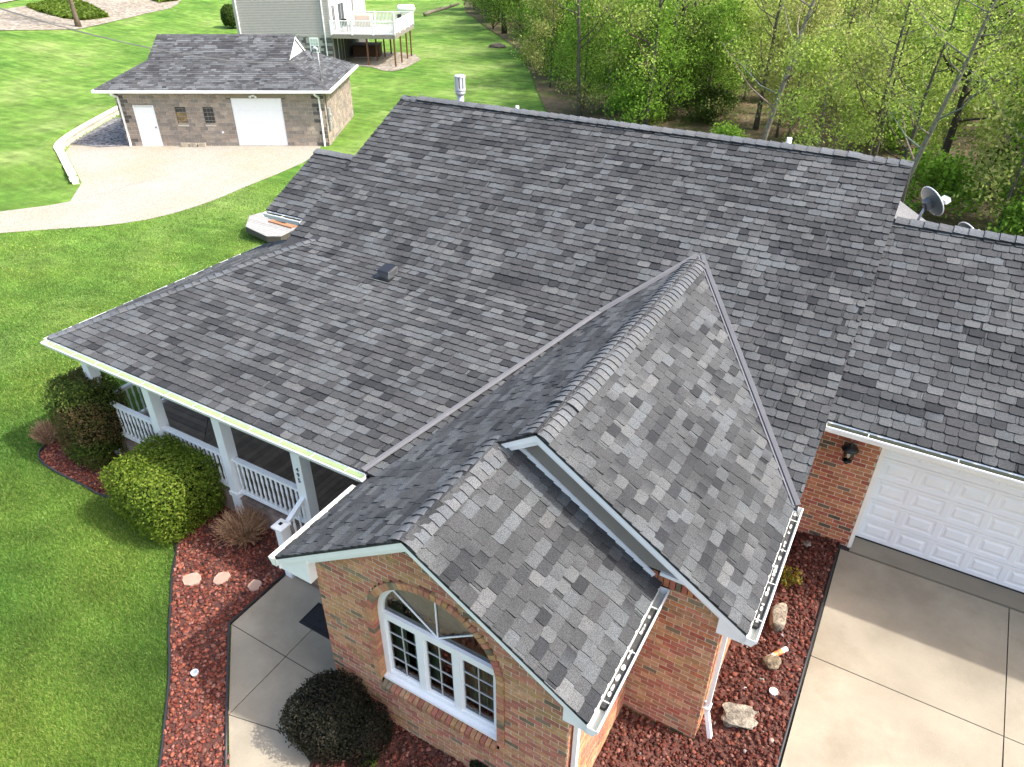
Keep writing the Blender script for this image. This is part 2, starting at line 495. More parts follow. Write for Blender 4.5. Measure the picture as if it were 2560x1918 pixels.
Z1 = lambda a, b: (a * .40742, b * .40742)
Z2 = lambda a, b: (800 + a * .40742, b * .40742)
Z3 = lambda a, b: (1660 + a * .40742, b * .40742)
Z4 = lambda a, b: (a * .40742, 600 + b * .40742)
Z5 = lambda a, b: (800 + a * .40742, 600 + b * .40742)
Z6 = lambda a, b: (1660 + a * .40742, 600 + b * .40742)
Z7 = lambda a, b: (a * .40742, 1243 + b * .40742)
Z8 = lambda a, b: (700 + a * .40742, 1243 + b * .40742)
Z9 = lambda a, b: (1500 + a * .40742, 1243 + b * .40742)

# woodland floor beyond the lawn
WOOD_EDGE = [(-75, 98), (-60, 76), (-50, 64.5), (-44, 58), (-37, 50), (-30, 40), (-25.5, 33), (-21.5, 27), (-15, 24), (-7, 21), (-1, 16), (3, 12.5), (8, 10), (30, 5), (66, 2)]
wf = drape('woodland_floor', WOOD_EDGE[::-1] + [(-75, 190), (66, 190)], M['litter'], 0.06, 4.0)
tag(wf, 'brown leaf litter on the woodland floor beyond the lawn', 'ground', kind='structure')

# pale gravel yard in front of the detached garage and the drive leading off
grav = [Z1(*p) for p in [(1975, 893), (1935, 950), (1860, 1000), (1700, 1070), (1500, 1150), (1350, 1215), (1200, 1270), (1050, 1315), (900, 1350), (750, 1373), (600, 1390), (300, 1410), (0, 1432), (-300, 1450),
                         (-300, 1335), (0, 1300), (300, 1262), (430, 1238)]]
gpoly = [tuple(gp(p)[:2]) for p in grav]
loc2w = lambda a, b: tuple((SHL + SE1 * a + SE2 * b)[:2])
gpoly += [loc2w(0.75, -6.55), loc2w(-1.8, -2.65), loc2w(-2.7, -1.35), loc2w(-3.15, 0.0), loc2w(-3.4, 1.9), loc2w(-3.6, 4.0), loc2w(0.2, 4.0), loc2w(0.2, 0.3), loc2w(10.6, 0.3)]
drape('gravel_yard', gpoly, M['gravel'], 0.012, 0.6)
tag(bpy.data.objects['gravel_yard'], 'pale gravel yard in front of the block garage', 'gravel', kind='structure')
dg_poly = [loc2w(-3.3, 0.35), loc2w(-1.4, -0.35), loc2w(0.05, 0.0), loc2w(0.0, 6.5), loc2w(-3.75, 6.5)]
drape('dark_gravel', dg_poly, M['darkgravel'], 0.03, 0.6)
tag(bpy.data.objects['dark_gravel'], 'patch of dark grey stone chips beside the block garage', 'gravel', kind='structure')

# concrete drive: slabs divided by sawn joints
drive = link(bpy.data.objects.new('driveway', None)); tag(drive, 'pale tan concrete driveway in front of the white garage door', 'driveway', kind='structure')
def slab(poly, parent, dz, name='slab', tone=1.0, g=0.008):
    c = np.mean(poly, 0)
    q = []
    for p in poly:
        v = np.array(p) - c; q.append(tuple(c + v * (1 - g / (np.linalg.norm(v) + 1e-6) * 1.2)))
    o = drape(name, q, M['concrete'], dz, 1.3, 0.06, parent, (tone, tone * 0.995, tone * 0.985))
    return o
drape('joint_bed', [(0.73, -14), (9, -14), (9, -4.0), (0.87, -4.0), (0.87, -4.40), (0.73, -4.40)], M['joint'], 0.012, 1.3, 0, drive)
slab([(0.745, -6.78), (3.22, -6.78), (3.22, -4.52), (0.745, -4.52)], drive, 0.022, tone=0.97)
slab([(0.745, -9.9), (3.22, -9.9), (3.22, -6.78), (0.745, -6.78)], drive, 0.022, tone=1.03)
slab([(0.745, -13.5), (3.22, -13.5), (3.22, -9.9), (0.745, -9.9)], drive, 0.022)
slab([(3.22, -6.78), (6.2, -6.78), (6.2, -4.52), (3.22, -4.52)], drive, 0.022, tone=0.99)
slab([(3.22, -9.9), (6.2, -9.9), (6.2, -6.78), (3.22, -6.78)], drive, 0.022, tone=1.02)
slab([(3.22, -13.5), (6.2, -13.5), (6.2, -9.9), (3.22, -9.9)], drive, 0.022)
slab([(0.875, -4.50), (6.2, -4.50), (6.2, -4.05), (0.875, -4.05)], drive, 0.035, 'apron_slab', 0.80)

# front walk
walk = link(bpy.data.objects.new('front_walk', None)); tag(walk, 'concrete front walk with a square and diagonal joint pattern', 'path', kind='structure')
drape('joint_bed', [(-7.26, -10.6), (-6.1, -11.68), (-5.5, -12.2), (-3.6, -14.2), (-2.2, -13.6), (-4.62, -11.7), (-4.95, -10.62), (-4.95, -8.9), (-7.26, -8.9)], M['joint'], 0.012, 1.3, 0, walk)
slab([(-7.28, -10.61), (-6.105, -10.61), (-6.105, -9.0), (-7.28, -9.0)], walk, 0.024, tone=1.0)
slab([(-6.105, -10.61), (-4.93, -10.61), (-4.93, -9.0), (-6.105, -9.0)], walk, 0.024, tone=0.94)
slab([(-7.28, -10.61), (-6.10, -11.70), (-6.10, -10.61)], walk, 0.024, tone=1.0)
slab([(-6.10, -10.61), (-6.10, -11.70), (-5.12, -11.47), (-4.75, -11.3), (-4.93, -10.61)], walk, 0.024, tone=0.96)
slab([(-6.10, -11.70), (-5.50, -12.22), (-4.30, -13.4), (-3.3, -12.6), (-4.62, -11.62), (-5.12, -11.47)], walk, 0.024, tone=1.04)

# planting beds with red lava rock
edge_l = [(-11.2, -9.62), (-11.77, -9.77), (-12.4, -9.78), (-13.12, -9.8), (-13.71, -9.78), (-14.07, -9.67), (-14.28, -9.45), (-14.3, -9.0), (-14.1, -8.5)]
edge_f = [(-9.63, -9.82), (-9.31, -10.04), (-8.95, -10.4), (-8.47, -10.8), (-8.0, -11.2), (-7.6, -11.5), (-7.23, -11.8), (-6.75, -12.24), (-6.3, -12.66), (-5.6, -13.4)]
BED_L = [(-14.1, -8.3)] + edge_l[::-1] + [(-10.4, -9.65)] + edge_f + [(-4.4, -13.4), (-5.5, -12.24), (-6.1, -11.72), (-7.3, -10.62), (-7.3, -9.0), (-7.3, -8.3)]
BED_F = [(-4.92, -10.55), (-4.60, -11.66), (-3.3, -12.64), (-2.2, -13.6), (0.69, -13.6), (0.69, -4.41), (-0.35, -4.41), (-0.35, -8.7), (-1.42, -8.7), (-1.42, -10.6)]
bed1 = drape('planting_bed', BED_L, M['soil'], 0.014, 0.5); tag(bed1, 'red mulch bed between lawn, porch and front walk', 'mulch bed', kind='structure')
bed2 = drape('planting_bed', BED_F, M['soil'], 0.035, 0.25); tag(bed2, 'dark red rock bed around the brick wing beside the driveway', 'mulch bed', kind='structure')

def rocks(name, poly, n, seed, label, sz=(0.014, 0.034), tones=None, skip=None, lift=0.014):
    rng = np.random.default_rng(seed)
    xs = [p[0] for p in poly]; ys = [p[1] for p in poly]
    pts = []
    while len(pts) < n:
        P = np.stack([rng.uniform(min(xs), max(xs), 8000), rng.uniform(min(ys), max(ys), 8000)], -1)
        P = P[inside_np(P, poly)]
        if skip: P = P[[not skip(p) for p in P]]
        pts.extend(P[:n - len(pts)])
    pts = np.array(pts)
    t = (1 + 5 ** .5) / 2
    ico = np.array([(-1, t, 0), (1, t, 0), (-1, -t, 0), (1, -t, 0), (0, -1, t), (0, 1, t), (0, -1, -t), (0, 1, -t), (t, 0, -1), (t, 0, 1), (-t, 0, -1), (-t, 0, 1)]) / 1.9
    fc = np.array([(0, 11, 5), (0, 5, 1), (0, 1, 7), (0, 7, 10), (0, 10, 11), (1, 5, 9), (5, 11, 4), (11, 10, 2), (10, 7, 6), (7, 1, 8), (3, 9, 4), (3, 4, 2), (3, 2, 6), (3, 6, 8), (3, 8, 9), (4, 9, 5), (2, 4, 11), (6, 2, 10), (8, 6, 7), (9, 8, 1)])
    s = (sz[0] * 0.7 + (sz[1] * 1.15 - sz[0] * 0.7) * rng.random(n) ** 1.7)[:, None, None] * rng.uniform(0.65, 1.35, (n, 1, 3)) * np.array([1, 1, 0.75])
    V = ico[None] * s * rng.uniform(0.78, 1.2, (n, 12, 1))
    a = rng.uniform(0, 6.28, n); ca, sa = np.cos(a)[:, None], np.sin(a)[:, None]
    tl = rng.uniform(-0.6, 0.6, n)[:, None]
    Vx, Vy, Vz = V[..., 0], V[..., 1], V[..., 2]
    Vy, Vz = Vy * np.cos(tl) - Vz * np.sin(tl), Vy * np.sin(tl) + Vz * np.cos(tl)
    X = Vx * ca - Vy * sa + pts[:, :1]; Y = Vx * sa + Vy * ca + pts[:, 1:]
    Z = Vz + (ground_h(pts[:, 0], pts[:, 1]) + lift + rng.uniform(0, 0.03, n))[:, None]
    tones = np.array(tones)
    cc = tones[rng.integers(0, len(tones), n)] * rng.uniform(0.55, 1.15, (n, 1))
    C = np.repeat(cc[:, None], 12, 1).reshape(-1, 3)
    F = (fc[None] + (np.arange(n) * 12)[:, None, None]).reshape(-1, 3)
    o = link(bpy.data.objects.new(name, np_mesh(name, np.stack([X, Y, Z], -1).reshape(-1, 3), F, C, M['lava'])))
    return tag(o, label, 'rock mulch', kind='stuff')
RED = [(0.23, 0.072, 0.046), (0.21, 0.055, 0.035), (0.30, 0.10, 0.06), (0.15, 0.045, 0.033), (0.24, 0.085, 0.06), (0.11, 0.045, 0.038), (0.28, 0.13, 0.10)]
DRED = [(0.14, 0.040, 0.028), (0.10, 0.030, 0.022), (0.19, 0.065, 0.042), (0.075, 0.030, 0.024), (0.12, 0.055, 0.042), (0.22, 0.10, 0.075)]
rocks('lava_rock', BED_L, 10500, 3, 'loose red lava rock spread over the bed by the front walk', tones=RED, skip=lambda p: p[1] > -8.6)
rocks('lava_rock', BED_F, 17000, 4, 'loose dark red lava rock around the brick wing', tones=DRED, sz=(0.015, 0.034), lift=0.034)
rocks('pale_pebbles', [(-1.0, -10.8), (0.6, -10.8), (0.6, -6.6), (-0.2, -6.6), (-0.2, -9.0), (-1.0, -9.0)], 34, 5, 'few pale pebbles scattered on the dark red rock', tones=[(0.36, 0.33, 0.31), (0.28, 0.25, 0.25), (0.32, 0.21, 0.18)], sz=(0.015, 0.03), lift=0.045)

def edging(path, name, label):
    mb = MB()
    n = len(path)
    P = [np.array([x, y, float(ground_h(x, y)) + 0.045]) for x, y in path]
    mb.tube(P, 0.021, 8)
    for a, b in zip(P[:-1], P[1:]): mb.bar(a - (0, 0, 0.05), b - (0, 0, 0.05), 0.014, 0.10)
    o = mb.build(name, M['plastic_black'], None, True)
    return tag(o, label, 'edging')
def smooth_path(p, k=4):
    p = [np.array(q, float) for q in p]; out = []
    for i in range(len(p) - 1):
        a, b, c, d = p[max(i - 1, 0)], p[i], p[i + 1], p[min(i + 2, len(p) - 1)]
        for j in range(k):
            t = j / k
            out.append(0.5 * ((2 * b) + (c - a) * t + (2 * a - 5 * b + 4 * c - d) * t * t + (3 * b - a - 3 * c + d) * t ** 3))
    out.append(p[-1])
    return out
edging(smooth_path(edge_l), 'bed_edging', 'black plastic edging curving round the bed end by the tall brown-green shrub')
edging(smooth_path(edge_f), 'bed_edging', 'black plastic edging between the lawn and the red rock bed by the walk')
edging([(-5.53, -12.24), (-6.1, -11.73), (-7.3, -10.63), (-7.3, -9.45)], 'bed_edging', 'thin black edging along the front walk')
edging([(0.705, -13.4), (0.705, -9.4), (0.705, -7), (0.705, -4.42)], 'bed_edging', 'straight black edging between the rock bed and the driveway')

# short grass blades on the near lawn, real geometry
def grass_blades():
    rng = np.random.default_rng(11)
    pts = []
    tot = 0
    WALKP = [(-7.3, -8.5), (-7.3, -10.62), (-6.1, -11.72), (-5.5, -12.24), (-4.0, -13.7), (3, -13.7), (3, -8.5)]
    for (n, lo, hi) in ((130000, 8.0, 15.0), (110000, 15.0, 22.0), (80000, 22.0, 36.0)):
        k = 0
        for _it in range(60):
            px = np.stack([rng.uniform(-60, 1000, 40000), rng.uniform(430, 2000, 40000)], -1)
            d = FWD + RGT * ((px[:, :1] - PW / 2) / FPX) - UPV * ((px[:, 1:] - PH / 2) / FPX)
            p = CAM + d * (-CAM[2] / d[:, 2:])
            z = ground_h(p[:, 0], p[:, 1])
            p = CAM + d * ((z - CAM[2])[:, None] / d[:, 2:])
            D = np.linalg.norm(p - CAM, axis=1)
            ok = (D >= lo) & (D < hi)
            ok &= ~inside_np(p, WALKP)
            ok &= ~((p[:, 0] > -12.9) & (p[:, 1] > -8.9))
            ok &= ~inside_np(p, BED_L) & ~inside_np(p, gpoly)
            p = p[ok]
            pts.append(p); k += len(p)
            if k >= n: break
    P = np.concatenate(pts)
    n = len(P)
    P[:, 2] = ground_h(P[:, 0], P[:, 1])
    D = np.linalg.norm(P - CAM, axis=1)
    hgt = rng.uniform(0.025, 0.06, n)
    w = 0.0035 * np.clip(D / 7, 1, 4)
    a = rng.uniform(0, 6.28, n)
    tx, ty = np.cos(a) * w, np.sin(a) * w
    lx, ly = rng.normal(0, 0.022, n), rng.normal(0, 0.022, n)
    V = np.stack([P + np.stack([tx, ty, 0 * tx], -1), P - np.stack([tx, ty, 0 * tx], -1), P + np.stack([lx, ly, hgt], -1)], 1)
    g = np.array([(0.106, 0.232, 0.031), (0.145, 0.275, 0.043), (0.220, 0.325, 0.075), (0.080, 0.178, 0.023)])
    c = g[rng.integers(0, 4, n)]
    # slow variation over the lawn
    s = 0.5 + 0.5 * np.sin(P[:, 0] * 0.9 + 1.3 * np.sin(P[:, 1] * 0.7)) * np.sin(P[:, 1] * 1.1 + np.sin(P[:, 0] * 0.6))
    s2n = 0.5 + 0.5 * np.sin(P[:, 0] * 2.3 + 2.1 * np.sin(P[:, 1] * 1.9)) * np.sin(P[:, 1] * 2.9 + 1.7 * np.sin(P[:, 0] * 1.3))
    c = c * (0.62 + 0.42 * s + 0.36 * s2n)[:, None] * rng.uniform(0.7, 1.25, (n, 1))
    c[:, 0] *= 0.9 + 0.35 * s
    F = np.arange(n * 3).reshape(-1, 3)
    o = link(bpy.data.objects.new('grass', np_mesh('grass', V.reshape(-1, 3), F, np.repeat(c, 3, 0), M['grassblade'])))
    tag(o, 'short green grass blades of the near lawn', 'grass', kind='stuff')
grass_blades()

# ================================================================== THE BRICK HOUSE
XL, ZR, MM = -11.44, 5.766, 0.5024
YG, DG = -1.244, 0.043
YW, XWL, YWE, DW = -2.004, -12.62, -3.861, 0.018
XP, YPE, YB, MP, XH = -13.222, -9.043, -4.324, 0.1784, -10.865
YGE = -5.035
XG1, M2, ZG1, F1, F2, XG2 = -2.83, 0.6512, 4.355, -8.886, -10.792, -3.367
XE1, XE2, XEL = -0.051, -1.159, -5.491
ZG2 = ZG1 - M2 * (XG1 - XG2)
ZB = ZR + MM * YB
z_main = lambda y: ZR + MM * y
z_porch = lambda y: ZB + MP * (y - YB)
z_house = lambda y: z_main(y) if y > YB else z_porch(y)
z_gab = lambda x: ZG1 - M2 * abs(x - XG1)
z_low = lambda x: ZG2 - M2 * abs(x - XG2)
YWF, YWU, YWG = F2 + 0.16, F1 + 0.22, -4.405        # wall planes: lower wing front, upper wing front, garage front
XWL_, XWR, XUR = -4.98, -1.415, -0.36              # wing wall corners

house = thing('brick_house', 'brick house with grey shingle roof, wraparound porch and front gable wing', 'house', (-5, -5, 0))
house.location = (0, 0, 0)

SHTONE = [(0.026, 0.027, 0.029), (0.036, 0.037, 0.039), (0.046, 0.047, 0.048), (0.053, 0.053, 0.054), (0.061, 0.062, 0.063), (0.078, 0.081, 0.083), (0.090, 0.092, 0.092), (0.084, 0.089, 0.092), (0.096, 0.096, 0.095)]
SHW = [1.6, 2.6, 4, 5, 5, 3.0, 2.2, 2.6, 1.2]
ALL_TABS = []
def unit(v):
    v = np.asarray(v, float); return v / np.linalg.norm(v)
def slope(name, P0, U, V, poly, seed, cull=None, e=0.150, wmin=0.16, wmax=0.24, parent=None, thick=0.02, tones=None, v_off=0.0, keep=True, label=None):
    """a roof slope: deck plus courses of shingle tabs, each a wedge with its own edges"""
    rng = random.Random(seed)
    tones = tones or SHTONE
    P0 = np.asarray(P0, float); U = unit(U); V = unit(V); N = np.cross(U, V)
    if area2(poly) < 0: poly = poly[::-1]
    dk = MB()
    pts = [P0 + U * a + V * b for a, b in poly]
    dk.prism([p - N * 0.004 for p in pts], -N * thick, (0.5, 0.5, 0.5))
    deck = dk.build(name, M['deckroof'], parent or house)
    if label: deck['label'] = label
    us = [p[0] for p in poly]; vs = [p[1] for p in poly]
    k0 = math.floor((min(vs) - v_off) / e); k1 = math.ceil((max(vs) - v_off) / e)
    tabs = []
    for k in range(k0, k1):
        v0 = v_off + k * e
        u = min(us) - rng.random() * wmax
        run = 0; tone = rng.choices(tones, SHW[:len(tones)])[0]; prev = tone
        while u < max(us):
            sliver = rng.random() < 0.22
            w = rng.uniform(0.025, 0.05) if sliver else rng.uniform(wmin, wmax)
            if run <= 0:
                prev = tone; tone = rng.choices(tones, SHW[:len(tones)])[0]; run = rng.choice((1, 1, 1, 1, 2, 3))
            run -= 1
            j = rng.uniform(0.9, 1.1)
            c1 = tuple(c * j for c in tone)
            if not sliver and rng.random() < 0.35: c0 = tuple((a * 0.55 + b * 0.45) * j for a, b in zip(prev, tone))
            else: c0 = c1
            u0, u1 = u + 0.003, u + w - 0.003
            vb = v0 + rng.uniform(-0.004, 0.005) + (0.010 if sliver else 0.0)
            v1 = v0 + e + 0.035
            ch = 0.004 if sliver else rng.uniform(0.014, 0.024)
            q = [(u0, vb + ch), (u0 + ch * 1.3, vb), (u1 - ch * 1.3, vb), (u1, vb + ch), (u1, v1), (u0, v1)]
            u += w
            q = clip_convex(q, poly)
            if len(q) < 3 or abs(area2(q)) < 2e-4: continue
            cen = P0 + U * ((u0 + u1) / 2) + V * (vb + e / 2)
            if cull and cull(cen): continue
            t = rng.uniform(0.007, 0.011) if sliver else rng.uniform(0.017, 0.027)
            top = []; cols = []
            for a, b in q:
                h = 0.003 + t * max(0.0, 1 - (b - vb) / (v1 - vb))
                top.append(P0 + U * a + V * b + N * h)
                f = min(1, max(0, (a - u0) / (u1 - u0)))
                cols.append(tuple(c0[i] * (1 - f) + c1[i] * f for i in range(3)))
            bot = [P0 + U * a + V * b - N * 0.003 for a, b in q]
            n = len(q)
            faces = [tuple(range(n))]
            for i in range(n):
                i2 = (i + 1) % n
                if min(q[i][1], q[i2][1]) > v1 - 0.002: continue
                faces.append((n + i, n + i2, i2, i))
            p = proj(np.array(top))
            ar = abs(area2([tuple(x[:2]) for x in p])) if keep else 0
            vis = (p[:, 0] > 0).all() and (p[:, 0] < PW).all() and (p[:, 1] > 0).all() and (p[:, 1] < PH).all()
            dkc = tuple(c * 0.4 for c in c1)  # edge sides darkened in the colour to strengthen the course shadow lines
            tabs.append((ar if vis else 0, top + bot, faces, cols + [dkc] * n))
    ALL_TABS.append((deck, tabs))
    return deck
def finish_tabs(limit, pool):
    order = sorted((t[0], i, j) for i, (d, ts) in enumerate(pool) for j, t in enumerate(ts))[::-1][:limit]
    single = set((i, j) for _, i, j in order)
    for i, (deck, ts) in enumerate(pool):
        rest = MB()
        for j, (_, v, f, c) in enumerate(ts):
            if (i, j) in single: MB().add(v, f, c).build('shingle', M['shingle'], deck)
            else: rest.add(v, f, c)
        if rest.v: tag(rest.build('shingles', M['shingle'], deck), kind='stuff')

cm, sm = 1 / math.hypot(1, MM), MM / math.hypot(1, MM)
cp_, sp_ = 1 / math.hypot(1, MP), MP / math.hypot(1, MP)
c2, s2 = 1 / math.hypot(1, M2), M2 / math.hypot(1, M2)
def under_gable(p):
    return XEL < p[0] < XE1 and z_gab(p[0]) > z_house(p[1]) + 0.22 if p[0] < XG1 else XG1 <= p[0] < XE1 and z_gab(p[0]) > z_main(p[1]) + 0.22
slope('roof_slope', (XL, YB, ZB), (1, 0, 0), (0, cm, sm), [(0, (-6.45 - YB) / cm), (-XL, (-6.45 - YB) / cm), (-XL, -YB / cm), (0, -YB / cm)], 1,
      cull=lambda p: under_gable(p) or (p[1] < YB + 0.02 and p[0] < XG1), label='large upper front slope below the long ridge')
_lp = (YB - YPE) / cp_
slope('roof_slope', (XP, YPE, z_porch(YPE)), (1, 0, 0), (0, cp_, sp_), [(0, 0), (-3.0 - XP, 0), (-3.0 - XP, _lp + 0.01), (XH - XP, _lp + 0.01)], 2, cull=under_gable,
      v_off=_lp - 40 * 0.15, label='low slope over the front porch')
_kh = (ZB - z_porch(YPE)) / (XH - XP)
ch_, shh = 1 / math.hypot(1, _kh), _kh / math.hypot(1, _kh)
slope('roof_slope', (XP, -3.6, z_porch(YPE)), (0, -1, 0), (ch_, 0, shh), [(0, 0), (-3.6 - YPE, 0), (-3.6 - YB, (XH - XP) / ch_), (0, (XH - XP) / ch_)], 3, label='side slope of the porch roof beyond the hip')
slope('roof_slope', (-0.25, YGE, z_main(YGE) - DG), (1, 0, 0), (0, cm, sm), [(0, 0), (7.2, 0), (7.2, (YG - YGE) / cm), (0, (YG - YGE) / cm)], 4, wmin=0.165, wmax=0.25, label='front slope over the attached garage')
slope('roof_slope', (XWL, YWE, z_main(YWE) - DW), (1, 0, 0), (0, cm, sm), [(0, 0), (XL + 0.3 - XWL, 0), (XL + 0.3 - XWL, (YW - YWE) / cm), (0, (YW - YWE) / cm)], 5, label='small front slope of the side wing')
# front wing, two stepped gables
above_main = lambda p: z_house(p[1]) > p[2] + 0.22
Lg = (XG1 - XEL) / c2
slope('roof_slope', (XEL, -1.5, z_gab(XEL)), (0, -1, 0), (c2, 0, s2), [(0, 0), (-1.5 - F1, 0), (-1.5 - F1, Lg), (0, Lg)], 6, cull=above_main, label='left slope of the taller front gable')
slope('roof_slope', (XEL, -1.5, z_gab(XEL)), (0, -1, 0), (c2, 0, s2), [(-1.5 - F1, 0), (-1.5 - F2, 0), (-1.5 - F2, (XG2 - XEL) / c2), (-1.5 - F1, (XG2 - XEL) / c2)], 7, label='left slope of the lower front gable')
slope('roof_slope', (XE1, F1, z_gab(XE1)), (0, 1, 0), (-c2, 0, s2), [(0, 0), (-1.5 - F1, 0), (-1.5 - F1, (XE1 - XG1) / c2), (0, (XE1 - XG1) / c2)], 8, cull=lambda p: z_main(p[1]) > p[2] + 0.22, label='right slope of the taller front gable')
slope('roof_slope', (XE2, F2, z_low(XE2)), (0, 1, 0), (-c2, 0, s2), [(0, 0), (YWU - F2 + 0.02, 0), (YWU - F2 + 0.02, (XE2 - XG2) / c2), (0, (XE2 - XG2) / c2)], 9, label='right slope of the lower front gable')
finish_tabs(300, ALL_TABS)

# slopes on the far side, seen by nobody from here but closing the roof
bk = MB()
G_ = (0.09, 0.09, 0.092)
bk.prism([(XL, 0.01, ZR), (0, 0.01, ZR), (0, 5.2, ZR - MM * 5.2), (XL, 5.2, ZR - MM * 5.2)], (0, 0, -0.06), G_)
bk.prism([(0.01, YG + 0.01, z_main(YG) - DG), (7, YG + 0.01, z_main(YG) - DG), (7, 3.6, z_main(YG) - DG - MM * (3.6 - YG)), (0.01, 3.6, z_main(YG) - DG - MM * (3.6 - YG))], (0, 0, -0.06), G_)
bk.prism([(XWL, YW + 0.01, z_main(YW) - DW), (XL, YW + 0.01, z_main(YW) - DW), (XL, 0.6, z_main(YW) - DW - MM * (0.6 - YW)), (XWL, 0.6, z_main(YW) - DW - MM * (0.6 - YW))], (0, 0, -0.06), G_)
_pa, _pb = ony((2252, 505), 1.6), ony((2326, 560), 1.6)
bk.prism([(-0.1, 1.6, _pa[2] + 0.05), tuple(_pb), (_pb[0], -0.9, _pb[2]), (-0.1, -0.9, _pa[2] + 0.05)], (0, 0, -0.05), (0.14, 0.14, 0.143))
bk.build('rear_roof_slope', M['shingle'], house)

# ridge and hip caps
def caps(name, p0, p1, a, b, ex=0.19, w=0.145, lift=0.016, seed=0, tone=None, rnd=0.03):
    """overlapping bent cap shingles from p0 (first butt) towards p1; a and b run down either slope"""
    rng = random.Random(seed)
    p0 = np.asarray(p0, float); p1 = np.asarray(p1, float)
    d = unit(p1 - p0); L = np.linalg.norm(p1 - p0)
    a = unit(a); b = unit(b)
    na = np.cross(d, a); na = na * np.sign(na[2]); nb = np.cross(d, b); nb = nb * np.sign(nb[2])
    up = unit(na + nb)
    strip = MB()
    for s_, n_ in ((a, na), (b, nb)):
        strip.add([p0 + n_ * (lift * 0.6), p1 + n_ * (lift * 0.6), p1 + s_ * (w - 0.02) + n_ * (lift * 0.6), p0 + s_ * (w - 0.02) + n_ * (lift * 0.6)], [(0, 1, 2, 3)])
        strip.add([p0 + s_ * (w - 0.02) + n_ * (lift * 0.6), p1 + s_ * (w - 0.02) + n_ * (lift * 0.6), p1 + s_ * (w - 0.02) - n_ * 0.01, p0 + s_ * (w - 0.02) - n_ * 0.01], [(0, 1, 2, 3)])
    st = strip.build(name, M['deckroof'], house)
    n = max(1, int(round(L / ex))); ex = L / n
    for i in range(n):
        s0 = i * ex; s1 = min(L, s0 + ex + 0.04)
        t0 = lift + 0.020 + rng.uniform(0, 0.005); t1 = lift + 0.002
        g = rng.uniform(0.088, 0.118); col = tone or (g * 0.95, g * 1.0, g * 1.06)
        if rng.random() < 0.4: col = (g, g * 1.01, g * 1.03)
        ww = w + rng.uniform(-0.004, 0.004)
        def ring(s, t):
            c = p0 + d * s
            return [c + a * ww + na * t, c + a * ww * 0.55 + na * (t + 0.004), c + a * 0.045 + na * (t + 0.002) - up * rnd * 0.10, c + up * (t + 0.002) - up * rnd * 0.30,
                    c + b * 0.045 + nb * (t + 0.002) - up * rnd * 0.10, c + b * ww * 0.55 + nb * (t + 0.004), c + b * ww + nb * t]
        r0, r1, rb = ring(s0, t0), ring(s1, t1), ring(s0, lift - 0.004)
        mb = MB()
        mb.add(r0 + r1, [(k, k + 1, k + 8, k + 7) for k in range(6)], col)
        mb.add(r0 + rb, [(k + 1, k, k + 7, k + 8) for k in range(6)], tuple(c * 0.5 for c in col))
        re = ring(s1, lift - 0.004)
        mb.add([r0[0], r1[0], re[0], rb[0]], [(0, 1, 2, 3)], tuple(c * 0.6 for c in col))
        mb.add([r0[6], r1[6], re[6], rb[6]], [(3, 2, 1, 0)], tuple(c * 0.6 for c in col))
        mb.build('cap_shingle', M['shingle'], st)
    return st
dn_f, dn_b = (0, -cm, -sm), (0, cm, -sm)
caps('ridge_strip', (XL, 0, ZR), (XL + 0.5, 0, ZR), dn_f, dn_b, 0.25, seed=1)
caps('ridge_vent', (XL + 0.5, 0, ZR), (-0.85, 0, ZR), dn_f, dn_b, 0.24, lift=0.045, seed=2)
caps('ridge_strip', (-0.85, 0, ZR), (0.02, 0, ZR), dn_f, dn_b, 0.22, seed=3)
caps('ridge_vent', (0.03, YG, z_main(YG) - DG), (6.9, YG, z_main(YG) - DG), dn_f, dn_b, 0.22, lift=0.04, seed=4)
caps('ridge_strip', (XWL, YW, z_main(YW) - DW), (XL, YW, z_main(YW) - DW), dn_f, dn_b, 0.20, lift=0.03, seed=5)
_h0, _h1 = np.array([XP, YPE, z_porch(YPE)]), np.array([XH + 0.1, YB + 0.1, ZB + 0.02])
_hd = unit(_h1 - _h0)
_n1, _n2 = np.array([0, -sp_, cp_]), np.array([-shh, 0, ch_])
_t1 = np.cross(_hd, _n1); _t1 = _t1 if _t1[0] > 0 else -_t1
_t2 = np.cross(_hd, _n2); _t2 = _t2 if _t2[0] < 0 else -_t2
caps('hip_strip', _h0 + _hd * 0.05, _h1, _t1, _t2, 0.16, w=0.13, seed=6)
YO = (ZG1 - ZR) / MM
dn_l, dn_r = (-c2, 0, -s2), (c2, 0, -s2)
caps('ridge_strip', (XG1, F1, ZG1), (XG1, F1 + 0.75, ZG1), dn_l, dn_r, 0.125, w=0.20, seed=7, rnd=0.13)
caps('ridge_vent', (XG1, F1 + 0.75, ZG1), (XG1, YO + 0.25, ZG1), dn_l, dn_r, 0.135, w=0.21, lift=0.035, seed=8, rnd=0.15)
caps('ridge_strip', (XG2, F2, ZG2), (XG2, YWU, ZG2), dn_l, dn_r, 0.14, w=0.20, seed=9, rnd=0.13)

